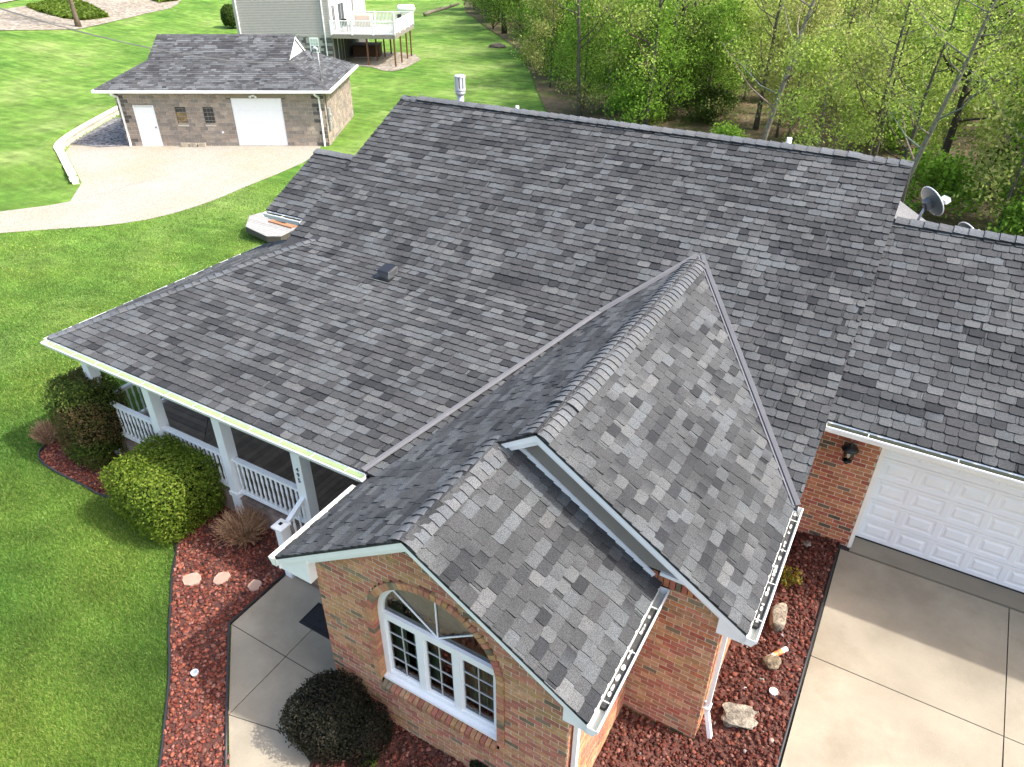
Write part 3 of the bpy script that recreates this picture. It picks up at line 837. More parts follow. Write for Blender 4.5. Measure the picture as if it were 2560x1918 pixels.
# valley flashing: left valley bends where the porch slope begins
def valley(segs, name='valley_flashing'):
    """segs: list of (p, q, normal of house slope, normal of wing slope, sideways hint towards house slope)"""
    mb = MB()
    for p, q, n1, n2, hint in segs:
        p = np.asarray(p, float); q = np.asarray(q, float); d = unit(q - p); n1 = unit(n1); n2 = unit(n2); hint = np.asarray(hint, float)
        s1 = unit(np.cross(d, n1)); s1 = s1 if s1 @ hint > 0 else -s1
        s2_ = unit(np.cross(d, n2)); s2_ = s2_ if s2_ @ hint < 0 else -s2_
        up = unit(n1 + n2)
        prof = [s1 * 0.095 + n1 * 0.024, s1 * 0.09 + n1 * 0.032, s1 * 0.018 + n1 * 0.030, up * 0.060, s2_ * 0.018 + n2 * 0.030, s2_ * 0.050 + n2 * 0.032, s2_ * 0.055 + n2 * 0.024]
        vs = [p + o for o in prof] + [q + o for o in prof]
        mb.add(vs, [(k, k + 1, k + 8, k + 7) for k in range(6)], [(1, 1, 1)] * 3 + [(1.15, 1.15, 1.15)] * 4 + [(1, 1, 1)] * 3 + [(1.15, 1.15, 1.15)] * 4)
    return mb.build(name, M['flashing'], house)
n_main, n_por, n_gl, n_gr = (0, -sm, cm), (0, -sp_, cp_), (-s2, 0, c2), (s2, 0, c2)
xv = XG1 - (ZG1 - ZB) / M2
vA, vB, vC = (XG1, YO, ZG1), (xv, YB, ZB), (XEL, YPE, z_porch(YPE))
valley([(vC, vB, n_por, n_gl, (-1, 0.3, 0))]); valley([(vB, vA, n_main, n_gl, (-1, 0.3, 0))])
_zr = z_gab(XE1); vR = (XE1, (_zr - ZR) / MM, _zr)
_vm = tuple((np.array(vA) * 0.55 + np.array(vR) * 0.45))
valley([(vR, _vm, n_main, n_gr, (1, 0.3, 0))]); valley([(_vm, vA, n_main, n_gr, (1, 0.3, 0))])
# ------------------------------------------------------------------ fascia, rakes, soffits
WH = (1, 1, 1)
def rake(p, q, out, name='rake_board'):
    """stepped white rake board under a sloping roof edge from p to q; out points away from the house"""
    p = np.asarray(p, float); q = np.asarray(q, float); out = np.asarray(out, float)
    mb = MB(); dz = np.array([0, 0, 1.0])
    for o0, th, t, b in ((-0.012, 0.043, -0.021, -0.125), (-0.055, 0.03, -0.03, -0.205)):
        a = out * o0
        mb.prism([p + a + dz * t, q + a + dz * t, q + a + dz * b, p + a + dz * b], -out * th, WH)
    return mb.build(name, M['white'], house)
out_f = (0, -1, 0)
rake((XEL, F2, z_low(XEL)), (XG2, F2, ZG2), out_f); rake((XG2, F2, ZG2), (XE2, F2, z_low(XE2)), out_f)
rake((XG2 - 0.02, F1, z_gab(XG2)), (XG1, F1, ZG1), out_f); rake((XG1, F1, ZG1), (XE1, F1, z_gab(XE1)), out_f)
rake((0, 0, ZR), (0, YG - 0.1, z_main(YG - 0.1)), (1, 0, 0))
rake((XL, 0, ZR), (XL, YW, z_main(YW)), (-1, 0, 0)); rake((XWL, YW, z_main(YW) - DW), (XWL, YWE, z_main(YWE) - DW), (-1, 0, 0))
rake((0, YGE, z_main(YGE)), (0, -6.45, z_main(-6.45)), (1, 0, 0))
def sfbb(*a): MB().bb(*a).build('soffit', M['vinyl'], house)
zl, zu1, zu2 = z_gab(XEL), z_gab(XE1), z_low(XE2)
sfbb(XEL + 0.02, XWL_ + 0.0, F2 + 0.06, -9.0, zl - 0.215, zl - 0.195)                 # left eave soffit
sfbb(XWR, XE2 - 0.02, F2 + 0.06, YWU - 0.01, zu2 - 0.215, zu2 - 0.195)
sfbb(XUR, XE1 - 0.02, F1 + 0.06, -5.2, zu1 - 0.215, zu1 - 0.195)
zg_ = z_main(YGE) - DG
sfbb(0.0, 6.9, YGE + 0.02, YWG + 0.3, zg_ - 0.20, zg_ - 0.18)
sfbb(XP + 0.02, XEL - 0.05, YPE + 0.03, YB + 0.2, z_porch(YPE) - 0.20, z_porch(YPE) - 0.18)
def fboard(*a): MB().bb(*a).build('fascia', M['white'], house)
fboard(XEL + 0.0, XEL + 0.025, F2 + 0.02, YPE + 0.1, zl - 0.20, zl - 0.015)
fboard(XE2 - 0.03, XE2 - 0.005, F2 + 0.02, YWU, zu2 - 0.20, zu2 - 0.015)
fboard(XE1 - 0.03, XE1 - 0.005, F1 + 0.02, -6.4, zu1 - 0.20, zu1 - 0.015)
fboard(0.01, 6.9, YGE + 0.0, YGE + 0.025, zg_ - 0.20, zg_ - 0.015)
fboard(XP + 0.01, XEL, YPE + 0.0, YPE + 0.025, z_porch(YPE) - 0.20, z_porch(YPE) - 0.015)
fboard(XP - 0.0, XP + 0.025, YPE + 0.03, -3.6, z_porch(YPE) - 0.20, z_porch(YPE) - 0.015)
fboard(XWL, XL, YWE, YWE + 0.025, z_main(YWE) - DW - 0.2, z_main(YWE) - DW - 0.015)
# boxed cornice returns at the gable corners
def cornice(xa, xb, y0, y1, za, zb_):
    mb = MB()
    mb.prism([(xa, y0, za - 0.05), (xa, y0, za - 0.205), (xb, y0, za - 0.205), (xb, y0, zb_ - 0.05)], (0, y1 - y0, 0), WH)
    mb.build('cornice_return', M['white'], house)
cornice(XEL + 0.02, XWL_ + 0.02, F2 + 0.035, F2 + 0.17, zl, z_gab(XWL_))
cornice(XE2 - 0.02, XWR - 0.03, F2 + 0.035, F2 + 0.17, zu2, z_low(XWR - 0.03))
cornice(XE1 - 0.02, XUR - 0.03, F1 + 0.035, F1 + 0.17, zu1, z_gab(XUR - 0.03))

# ------------------------------------------------------------------ gutters and downspouts
def gutter(p, q, out, inner=(0.8, 0.82, 0.7), outer=(1, 1, 1), hang=0.6, drop=0.03, name='gutter', label=None, caps_=True):
    p = np.asarray(p, float) + (0, 0, -drop); q = np.asarray(q, float) + (0, 0, -drop); out = unit(out); d = unit(q - p); L = np.linalg.norm(q - p)
    sec = [(0.0, 0.0), (0.0, -0.115), (0.075, -0.115), (0.10, -0.06), (0.125, -0.03), (0.125, 0.0), (0.108, 0.0), (0.108, -0.025), (0.085, -0.06), (0.065, -0.105), (0.012, -0.105), (0.012, 0.0)]
    mb = MB(); n = len(sec)
    V = [p + out * a + np.array([0, 0, b]) for a, b in sec] + [q + out * a + np.array([0, 0, b]) for a, b in sec]
    for k in range(n):
        k2 = (k + 1) % n
        mb.add([V[k], V[k2], V[n + k2], V[n + k]], [(0, 1, 2, 3)], inner if 6 <= k <= 10 else outer)
    if caps_:
        for e_ in (p, q):
            s = [e_ + out * a + np.array([0, 0, b]) for a, b in sec[:6]]
            mb.prism(s, d * 0.004, outer)
    g = mb.build(name, M['white'], house)
    if label: g['label'] = label
    k = int(L / hang)
    hm = None
    for i in range(k):
        c = p + d * ((i + 0.5) * L / k)
        h = MB(); h.bar(c + out * 0.004 + (0, 0, 0.003), c + out * 0.118 + (0, 0, 0.003), 0.012, 0.006, col=(0.85, 0.87, 0.78))
        h.bar(c + out * 0.10 + (0, 0, 0.006), c + out * 0.10 + (0, 0, -0.02), 0.012, 0.010, up=out, col=(0.85, 0.87, 0.8))
        h.build('gutter_hanger', M['white'], g)
    return g
zp_ = z_porch(YPE)
gutter((XP - 0.03, YPE, zp_), (XEL + 0.02, YPE, zp_), (0, -1, 0), inner=(0.74, 0.84, 0.56), label='porch gutter with pale green algae inside')
gutter((XP, -3.6, zp_), (XP, YPE - 0.0, zp_), (-1, 0, 0), inner=(0.7, 0.78, 0.55))
gutter((XEL, F2 - 0.01, zl), (XEL, YPE - 0.16, zl), (-1, 0, 0), inner=(0.85, 0.84, 0.68), outer=(1, 0.99, 0.92))
gA = gutter((XE1, F1 - 0.01, zu1), (XE1, -6.35, zu1), (1, 0, 0), inner=(0.62, 0.63, 0.58), label='gutter with dark wet debris and white scraps')
gB = gutter((XE2, F2 - 0.01, zu2), (XE2, YWU - 0.03, zu2), (1, 0, 0), inner=(0.62, 0.63, 0.58), label='gutter with dark wet debris and white scraps')
gutter((0.01, YGE, zg_), (6.9, YGE, zg_), (0, -1, 0), inner=(0.23, 0.24, 0.17), hang=1.1, label='garage gutter, dirty inside')
gutter((XWL, YWE, z_main(YWE) - DW), (XL - 0.05, YWE, z_main(YWE) - DW), (0, -1, 0), inner=(0.20, 0.20, 0.14))
def debris(x0, y0, y1, z, seed, par):
    rng = random.Random(seed)
    mb = MB()
    y = y0
    while y < y1:
        L = rng.uniform(0.02, 0.10)
        if rng.random() < 0.62:
            w = rng.uniform(0.010, 0.026); c = rng.uniform(0.45, 0.65)
            k = 7; ring = [(x0 + 0.045 + w * math.cos(6.283 * i / k) * rng.uniform(.7, 1.2), y + L / 2 + L / 2 * math.sin(6.283 * i / k) * rng.uniform(.8, 1.1), z - 0.045) for i in range(k)]
            mb.prism(ring, (0, 0, 0.012), (c, c * 0.96, c * 0.90))
        y += L * rng.uniform(0.9, 1.5)
    o = mb.build('white_scraps', M['debris'], par); tag(o, kind='stuff')
    m2 = MB(); m2.bb(x0 + 0.014, x0 + 0.10, y0, y1, z - 0.125, z - 0.05, (0.05, 0.048, 0.045)); m2.build('wet_debris', M['debris'], par)
debris(XE1, F1 + 0.25, -6.5, zu1 - 0.03, 1, gA); debris(XE2, F2 + 0.3, YWU - 0.35, zu2 - 0.03, 2, gB)
def spout(pts, name='downspout', w=0.075, t=0.055, par=None):
    mb = MB()
    for a, b in zip(pts[:-1], pts[1:]): mb.bar(a, b, w, t, up=(1, 0.01, 0))
    return mb.build(name, M['white'], par or house)
xs_ = XWR + 0.055
spout([(XE2 + 0.055, F2 + 0.22, zu2 - 0.15), (XE2 + 0.055, F2 + 0.22, zu2 - 0.24), (xs_, YWF + 0.10, zu2 - 0.42), (xs_, YWF + 0.10, -0.05)])
xs_ = XUR + 0.055
dsp = spout([(XE1 + 0.055, F1 + 0.55, zu1 - 0.15), (XE1 + 0.055, F1 + 0.55, zu1 - 0.24), (xs_, YWU + 0.14, zu1 - 0.45), (xs_, YWU + 0.14, 0.42), (xs_ + 0.13, YWU + 0.06, 0.02)])
_b = MB(); _b.bar((XUR - 0.005, YWU + 0.14, 0.52), (XUR + 0.10, YWU + 0.14, 0.52), 0.12, 0.025); _b.build('bracket', M['white'], dsp)

# ------------------------------------------------------------------ brick walls
BT = [(0.48, 0.245, 0.130), (0.46, 0.25, 0.135), (0.51, 0.295, 0.165), (0.46, 0.19, 0.12), (0.42, 0.16, 0.11), (0.48, 0.22, 0.14), (0.44, 0.255, 0.120), (0.20, 0.155, 0.10), (0.27, 0.205, 0.13)]
BW = [4, 4, 3, 4, 3, 3, 3, 0.9, 0.8]
RT = [(0.42, 0.155, 0.080), (0.45, 0.185, 0.090), (0.37, 0.11, 0.07), (0.47, 0.215, 0.105), (0.40, 0.13, 0.085), (0.14, 0.110, 0.075), (0.19, 0.135, 0.09)]
RW_ = [4, 4, 3, 4, 3, 1.0, 0.8]
COURSE, BLEN = 0.0785, 0.2037
BRICKS = []
def brick_geom(O, U, N, q, dep, col, back=0.004):
    n = len(q); Zv = np.array([0, 0, 1.0])
    top = [O + U * a + Zv * b + N * dep for a, b in q]; bot = [O + U * a + Zv * b - N * back for a, b in q]
    v = top + bot
    f = [tuple(range(n))] + [(n + i, n + (i + 1) % n, (i + 1) % n, i) for i in range(n)]
    p = proj(np.array(top)); ar = abs(area2([tuple(x[:2]) for x in p]))
    vis = (p[:, 0] > 0).all() and (p[:, 0] < PW).all() and (p[:, 1] > 0).all() and (p[:, 1] < PH).all()
    return (ar if vis else 0, v, f, [col] * (2 * n))
def brick_wall(O, U, poly, seed, tones, wts, opening=None, label=None, extra=None, dep=0.005):
    rng = random.Random(seed)
    O = np.asarray(O, float); U = unit(U); N = np.cross(U, (0, 0, 1.0)); Zv = np.array([0, 0, 1.0])
    if area2(poly) < 0: poly = poly[::-1]
    us = [p[0] for p in poly]; zs = [p[1] for p in poly]
    mm = MB(); bricks = []
    z = math.floor(min(zs) / COURSE) * COURSE; k = 0
    while z < max(zs):
        cut = sorted(opening(z + COURSE / 2)) if opening else []
        ivs = []; u = min(us)
        for a, b in cut: ivs.append((u, a)); u = b
        ivs.append((u, max(us)))
        for a, b in ivs:
            q = clip_convex([(a, z), (b, z), (b, z + COURSE), (a, z + COURSE)], poly)
            if len(q) >= 3: mm.add([O + U * s + Zv * t for s, t in q], [tuple(range(len(q)))])
            u = math.floor(min(us) / BLEN) * BLEN - (BLEN / 2 if k % 2 else 0)
            while u < b:
                u0, u1 = max(u + 0.0065, a + 0.002), min(u + BLEN - 0.0065, b - 0.002)
                u += BLEN
                if u1 - u0 < 0.02: continue
                j = rng.uniform(-0.0015, 0.0015)
                q = clip_convex([(u0, z + 0.0072), (u1, z + 0.0072 + j), (u1, z + COURSE - 0.0072 + j), (u0, z + COURSE - 0.0072)], poly)
                if len(q) < 3 or abs(area2(q)) < 4e-4: continue
                g = rng.uniform(0.82, 1.15); t = rng.choices(tones, wts)[0]
                bricks.append(brick_geom(O, U, N, q, dep + rng.uniform(-0.002, 0.002), tuple(c * g for c in t)))
        z += COURSE; k += 1
    w = mm.build('brick_wall', M['mortar'], house)
    if label: w['label'] = label
    if extra: bricks += extra
    BRICKS.append((w, bricks))
    return w
WCX, WCZ, WR, WS = -3.21, 2.20, 0.885, 0.985        # window: centre, spring height, radius, sill height
def win_open(z):
    r = WR + 0.10
    if z < WS - 0.115 or z > WCZ + r: return []
    h = (WR + 0.02) if z < WS else (r if z < WCZ else math.sqrt(max(0, r * r - (z - WCZ) ** 2)))
    return [(WCX - h, WCX + h)]
rngb = random.Random(77)
ring = []
Of, Uf, Nf = np.array([0, YWF, 0]), np.array([1.0, 0, 0]), np.array([0, -1.0, 0])
def bt():
    g = rngb.uniform(0.85, 1.15); return tuple(c * g for c in rngb.choices(BT, BW)[0])
nb_ = 37
for i in range(nb_):
    a0, a1 = math.pi * i / nb_ + 0.005, math.pi * (i + 1) / nb_ - 0.005
    q = [(WCX + r * math.cos(t), WCZ + r * math.sin(t)) for r, t in ((WR, a0), (WR + 0.097, a0), (WR + 0.097, a1), (WR, a1))]
    ring.append(brick_geom(Of, Uf, Nf, q, 0.024, bt(), 0.13))
zz = WS
while zz < WCZ - 0.03:
    for sx in (-1, 1):
        q = [(WCX + sx * WR, zz + 0.005), (WCX + sx * (WR + 0.097), zz + 0.005), (WCX + sx * (WR + 0.097), zz + 0.0715), (WCX + sx * WR, zz + 0.0715)]
        if sx < 0: q = q[::-1]
        ring.append(brick_geom(Of, Uf, Nf, q, 0.024, bt(), 0.13))
    zz += 0.0762
xx = WCX - WR
while xx < WCX + WR - 0.03:                                   # sloping rowlock sill
    c = bt(); c = tuple(v * 0.75 for v in c)
    x0, x1 = xx + 0.005, xx + 0.068
    v = [(x0, YWF - 0.055, WS - 0.075), (x1, YWF - 0.055, WS - 0.075), (x1, YWF + 0.10, WS - 0.01), (x0, YWF + 0.10, WS - 0.01)]
    v += [(a, b, cc - 0.09) for a, b, cc in v]
    p = proj(np.array(v[:4]))
    ring.append((abs(area2([tuple(t[:2]) for t in p])), [np.array(t) for t in v], [(0, 1, 2, 3), (7, 6, 5, 4), (0, 4, 5, 1), (1, 5, 6, 2), (2, 6, 7, 3), (3, 7, 4, 0)], [c] * 8))
    xx += 0.073
gz = lambda x: z_low(x) - 0.06
brick_wall((0, YWF, 0), (1, 0, 0), [(XWL_, -0.1), (XWR, -0.1), (XWR, gz(XWR)), (XG2, gz(XG2)), (XWL_, gz(XWL_))], 21, BT, BW, win_open, 'tan brick gable wall around the arched window', ring)
_sold = []
xx = -1.36
while xx < -0.45:
    g = rngb.uniform(.85, 1.1); t = rngb.choices(RT, RW_)[0]
    _sold.append(brick_geom(np.array([0, YWU, 0]), Uf, Nf, [(xx, 2.545), (xx + 0.066, 2.545), (xx + 0.066, 2.735), (xx, 2.735)], 0.010, tuple(c * g for c in t))); xx += 0.0765
brick_wall((0, YWU, 0), (1, 0, 0), [(XWR, -0.35), (XUR, -0.35), (XUR, z_gab(XUR) - 0.08), (-0.98, 2.54), (XWR, 2.54)], 22, BT + RT, BW + [v * 0.25 for v in RW_], None, 'brick front of the taller wing beside the lower gutter', _sold)
brick_wall((XWR, 0, 0), (0, 1, 0), [(YWF, -0.3), (YWU, -0.3), (YWU, zu2 - 0.2), (YWF, zu2 - 0.2)], 23, BT, BW, None, 'sunlit side wall of the lower wing')
brick_wall((XUR, 0, 0), (0, 1, 0), [(YWU, -0.35), (YWG, -0.35), (YWG, zu1 - 0.2), (YWU, zu1 - 0.2)], 24, BT, BW, None, 'sunlit side wall of the taller wing')
brick_wall((0, YWG, 0), (1, 0, 0), [(-0.36, 0.35), (0.838, 0.35), (0.838, zg_ - 0.18), (-0.36, zg_ - 0.18)], 25, RT, RW_, None, 'red brick pier beside the garage door')
order = sorted((t[0], i, j) for i, (d, ts) in enumerate(BRICKS) for j, t in enumerate(ts))[::-1][:300]
_single = set((i, j) for _, i, j in order)
for i, (w, ts) in enumerate(BRICKS):
    rest = MB()
    for j, (_, v, f, c) in enumerate(ts):
        if (i, j) in _single: MB().add(v, f, c).build('brick', M['brick'], w)
        else: rest.add(v, f, c)
    if rest.v: tag(rest.build('bricks', M['brick'], w), kind='stuff')
fd = MB(); fd.bb(XWL_ - 0.01, XWR + 0.012, YWF - 0.02, YWF + 0.1, -0.3, 0.02, (0.8, 0.85, 0.9)); fd.bb(XWR, XUR + 0.01, YWU - 0.02, YWU + 0.1, -0.6, -0.18, (0.8, 0.8, 0.8)); fd.build('foundation', M['concrete'], house)

# plain walls that close the body of the house
def swall(col, *a): MB().bb(*a, col).build('side_wall', M['siding'], house)
swall((1, 1, 1), XWL_, XWL_ + 0.1, YWF + 0.01, -4.6, -0.2, zl - 0.1)
swall((1.5, 1.5, 1.5), XL + 0.3, -3.2, YB - 0.35, YB - 0.15, -0.2, ZB - 0.14)
swall(WH, XL + 0.25, -0.3, 4.6, 4.7, -0.9, 3.3); swall(WH, XL + 0.25, XL + 0.35, YB - 0.15, 4.6, -0.7, 3.3); swall(WH, -0.35, -0.25, YB, 4.6, -0.7, 3.3)
swall(WH, XWL + 0.25, XL + 0.25, YWE + 0.35, 0.3, -0.7, 3.2); swall(WH, 6.6, 6.7, YWG, 3.0, -0.7, 3.0)
for xg_, tg_ in ((-0.2, -0.06), (XL + 0.3, 0.06)):
    MB().prism([(xg_, -4.3, 3.3), (xg_, 4.6, 3.3), (xg_, 0, ZR - 0.12)], (tg_, 0, 0), (1.3, 1.3, 1.3)).build('gable_wall', M['siding'], house)
# lapped siding in the gable behind the lower roof
zc_ = 2.78; k = 0
_xr = XG1 + (ZG1 - 0.05 - zc_) / M2
region = [(XG2 - 0.4, zc_), (_xr, zc_), (XG1, ZG1 - 0.05), (XG2 - 0.4, z_gab(XG2 - 0.4) - 0.05)]
while zc_ < ZG1:
    q = clip_convex([(XG2 - 0.4, zc_), (XUR, zc_), (XUR, zc_ + 0.102), (XG2 - 0.4, zc_ + 0.102)], region)
    if len(q) >= 3:
        mb = MB()
        top = [(a, YWU - (0.022 - 0.016 * (b - zc_) / 0.102), b) for a, b in q]; n = len(top)
        mb.add(top + [(a, YWU + 0.01, b) for a, b in q], [tuple(range(n))] + [(n + i, n + (i + 1) % n, (i + 1) % n, i) for i in range(n)], (0.62, 0.58, 0.52))
        mb.build('siding_lap', M['siding'], house)
    zc_ += 0.100
tr_ = MB()
for a, b in ((XG2 + 0.22, XE2 - 0.1),):
    p, q = np.array([a, YWU - 0.035, z_low(a) + 0.045]), np.array([b, YWU - 0.035, z_low(b) + 0.045])
    tr_.bar(p, q, 0.025, 0.07, up=(s2, 0, c2))
tr_.bar((-1.18, YWU - 0.03, 2.765), (-0.45, YWU - 0.03, 2.765), 0.05, 0.05)
tr_.build('frieze_trim', M['white'], house)

# ------------------------------------------------------------------ arched window
YF = YWF + 0.085
win = link(bpy.data.objects.new('arched_window', None), house); win['label'] = 'white arched window of three casements under a half-round light'
fr = MB()
def bxz(mb, x0, x1, z0, z1, y0, y1): mb.bb(x0, x1, y0, y1, z0, z1)
na_ = 28
for i in range(na_):
    a0, a1 = math.pi * i / na_, math.pi * (i + 1) / na_
    poly = [(WCX + r * math.cos(t), YF, WCZ + r * math.sin(t)) for r, t in ((WR - 0.075, a0), (WR + 0.004, a0), (WR + 0.004, a1), (WR - 0.075, a1))]
    fr.prism(poly, (0, 0.09, 0), WH)
bxz(fr, WCX - WR, WCX - WR + 0.08, WS, WCZ, YF, YF + 0.09); bxz(fr, WCX + WR - 0.08, WCX + WR, WS, WCZ, YF, YF + 0.09)
bxz(fr, WCX - WR + 0.08, WCX + WR - 0.08, WS, WS + 0.10, YF - 0.004, YF + 0.09)
bxz(fr, WCX - WR + 0.08, WCX + WR - 0.08, WCZ - 0.05, WCZ + 0.06, YF - 0.006, YF + 0.09)
third = (2 * WR - 0.16) / 3
for i in (1, 2):
    xm = WCX - WR + 0.08 + third * i
    bxz(fr, xm - 0.045, xm + 0.045, WS + 0.10, WCZ - 0.05, YF - 0.002, YF + 0.09)
fr.build('window_frame', M['vinyl'], win)
sl = MB(); sl.bb(WCX - WR - 0.0, WCX + WR + 0.0, YF - 0.06, YF + 0.02, WS - 0.015, WS + 0.028); sl.build('window_sill', M['vinyl'], win)
zb0, zt0 = WS + 0.10, WCZ - 0.05
for i in range(3):
    x0 = WCX - WR + 0.08 + third * i + (0.045 if i else 0.0); x1 = WCX - WR + 0.08 + third * (i + 1) - (0.045 if i < 2 else 0.0)
    s = MB()
    for a, b, c, d in ((x0, x0 + 0.035, zb0, zt0), (x1 - 0.035, x1, zb0, zt0), (x0 + 0.035, x1 - 0.035, zb0, zb0 + 0.04), (x0 + 0.035, x1 - 0.035, zt0 - 0.035, zt0)): bxz(s, a, b, c, d, YF + 0.02, YF + 0.06)
    sash = s.build('casement', M['vinyl'], win)
    gx0, gx1, gz0, gz1 = x0 + 0.035, x1 - 0.035, zb0 + 0.04, zt0 - 0.035
    mt = MB()
    for k in range(1, 4): bxz(mt, gx0, gx1, gz0 + (gz1 - gz0) * k / 4 - 0.0045, gz0 + (gz1 - gz0) * k / 4 + 0.0045, YF + 0.03, YF + 0.05)
    xm = (gx0 + gx1) / 2; bxz(mt, xm - 0.005, xm + 0.005, gz0, gz1, YF + 0.028, YF + 0.049)
    mt.build('muntin', M['muntin'], sash)
    for a in range(2):
        for b in range(4):
            pn = MB(); xa = gx0 + (gx1 - gx0) * a / 2; za = gz0 + (gz1 - gz0) * b / 4
            pn.add([(xa, YF + 0.042, za), (xa + (gx1 - gx0) / 2, YF + 0.042, za), (xa + (gx1 - gx0) / 2, YF + 0.042, za + (gz1 - gz0) / 4), (xa, YF + 0.042, za + (gz1 - gz0) / 4)], [(0, 1, 2, 3)])
            pn.build('pane', M['glass'], sash)
sp = MB()
for t in (math.radians(40), math.radians(90), math.radians(140)):
    sp.bar((WCX, YF + 0.03, WCZ + 0.05), (WCX + (WR - 0.06) * math.cos(t), YF + 0.03, WCZ + (WR - 0.06) * math.sin(t)), 0.015, 0.015, up=(0, 1, 0))
sp.build('muntin', M['vinyl'], win)
angs = [0, 40, 90, 140, 180]
for a, b in zip(angs[:-1], angs[1:]):
    n = 8; rr = WR - 0.07
    P = [(WCX, YF + 0.042, WCZ + 0.05)] + [(WCX + rr * math.cos(math.radians(a + (b - a) * i / n)), YF + 0.042, max(WCZ + 0.05, WCZ + rr * math.sin(math.radians(a + (b - a) * i / n)))) for i in range(n + 1)]
    MB().add(P, [tuple(range(len(P)))]).build('pane', M['glass'], win)
cu = MB(); nn = 150
for i in range(nn):
    xa, xb = WCX - WR + 2 * WR * i / nn, WCX - WR + 2 * WR * (i + 1) / nn
    ya, yb_ = YF + 0.20 + 0.03 * math.sin(i * 0.9) + 0.012 * math.sin(i * 2.3), YF + 0.20 + 0.03 * math.sin((i + 1) * 0.9) + 0.012 * math.sin((i + 1) * 2.3)
    if abs(i - nn * 0.5) < 9 or abs(i - nn * 0.17) < 5: continue
    cu.add([(xa, ya, WS), (xb, yb_, WS), (xb, yb_, WCZ + 0.02), (xa, ya, WCZ + 0.02)], [(0, 1, 2, 3)])
cu.build('curtain', M['curtain'], win)
MB().bb(WCX - WR + 0.05, WCX + 0.36, YF + 0.24, YF + 0.25, WCZ - 0.02, WCZ + 0.66, (1.25, 0.92, 0.95)).build('tan_panel', M['curtain'], win)  # tan panel added near the glass to catch light, standing for inner wall
rm = MB(); rm.bb(WCX - 1.0, WCX + 0.9, YF + 1.6, YF + 1.7, 0.4, 2.75, (12, 9.5, 6.5)); rm.bb(WCX - 1.2, WCX + 1.2, YF + 0.3, YF + 1.6, 0.80, 0.85); rm.bb(WCX - 1.25, WCX - 1.2, YF + 0.1, YF + 1.7, 0.4, 2.8); rm.bb(WCX + 1.1, WCX + 1.15, YF + 0.1, YF + 1.7, 0.4, 2.6)
rm.build('room_lining', M['dark'], house)

# ------------------------------------------------------------------ garage door
YD = YWG + 0.30
gd = MB()
DX0, DX1, DZ0, DZ1 = 0.90, 5.8, 0.505, 2.66
gd.bb(DX0, DX1, YD + 0.014, YD + 0.05, DZ0, DZ1)
door = gd.build('garage_door', M['vinyl'], house); door['label'] = 'white sectional garage door with raised panels'
sec = 0.4305
for r in range(5):
    s = MB(); zA, zB = DZ0 + sec * r + 0.004, DZ0 + sec * (r + 1) - 0.004
    s.bb(DX0, DX1, YD, YD + 0.014, zA, DZ0 + sec * r + 0.075); s.bb(DX0, DX1, YD, YD + 0.014, DZ0 + sec * (r + 1) - 0.055, zB)
    for c in range(10): s.bb(DX0 if c == 0 else DX0 + 0.52 + 0.532 * (c - 1), min(DX1, DX0 + 0.07 + 0.532 * c), YD, YD + 0.014, DZ0 + sec * r + 0.075, DZ0 + sec * (r + 1) - 0.055)
    s.build('door_section', M['vinyl'], door)
    for c in range(9):
        x0 = DX0 + 0.07 + 0.532 * c; x1 = x0 + 0.45; z0 = DZ0 + sec * r + 0.075; z1 = DZ0 + sec * (r + 1) - 0.055
        p = MB()
        def rg(o): return [(x0 + o, z0 + o), (x1 - o, z0 + o), (x1 - o, z1 - o), (x0 + o, z1 - o)]
        rings = [(0.0, 0.0), (0.02, 0.012), (0.05, 0.004), (0.085, 0.0)]
        vs = []
        for (o, dp), yy in zip(rings, (-0.001, 0.008, 0.008, -0.006)): vs += [(a, YD + yy, b) for a, b in rg(o)]
        fs = [(4 * i + k, 4 * i + (k + 1) % 4, 4 * i + 4 + (k + 1) % 4, 4 * i + 4 + k) for i in range(3) for k in range(4)] + [(12, 13, 14, 15)]
        p.add(vs, fs); p.build('door_panel', M['vinyl'], door)
sm_ = MB(); sm_.bb(DX0, DX1, YD - 0.01, YD + 0.05, 0.47, 0.506); sm_.build('rubber_seal', M['rubber'], door)
jm = MB(); jm.bb(0.840, 0.90, YWG - 0.015, YD + 0.05, 0.44, zg_ - 0.19, (1, .97, .88)); jm.bb(0.90, 6, YWG - 0.02, YD, 2.62, zg_ - 0.185); jm.bb(5.95, 6.6, YWG, YWG + 0.1, 0.2, zg_ - 0.19)
jm.build('door_jamb', M['vinyl'], house)

# ------------------------------------------------------------------ porch
DKZ = 0.53; YP = YPE + 0.32
pp = MB(); pp.bb(XP + 0.35, XWL_ - 0.0, YP - 0.05, YB - 0.4, DKZ - 0.25, DKZ - 0.035); pp.bb(XP + 0.35, XWL_, YP - 0.06, YP - 0.03, -0.1, DKZ - 0.05, (1.5, 1.5, 1.5))
pp.build('porch_frame', M['deckwood'], house)
rngp = random.Random(5)
floor = link(bpy.data.objects.new('porch_floor', None), house); floor['label'] = 'dark stained porch boards mitred at the corner'
bw = 0.142; xc, yc = -11.05, YP - 0.08      # mitre from (xc,yc) back at 45 degrees
x = XP + 0.35 + 0.0
xx = XWL_ - bw
while xx > XP + 0.3:
    t = rngp.uniform(0.75, 1.2)
    y_a = YP - 0.08 + max(0.0, (-10.2 - xx) * 1.0)
    if y_a < YB - 0.5:
        MB().prism([(xx + 0.006, y_a + (0.14 if xx < -10.2 else 0), DKZ - 0.03), (xx + bw - 0.003, y_a, DKZ - 0.03), (xx + bw - 0.003, YB - 0.42, DKZ - 0.03), (xx + 0.006, YB - 0.42, DKZ - 0.03)], (0, 0, 0.03), (t, t, t)).build('deck_board', M['deckwood'], floor)
    xx -= bw
yy = YP - 0.08
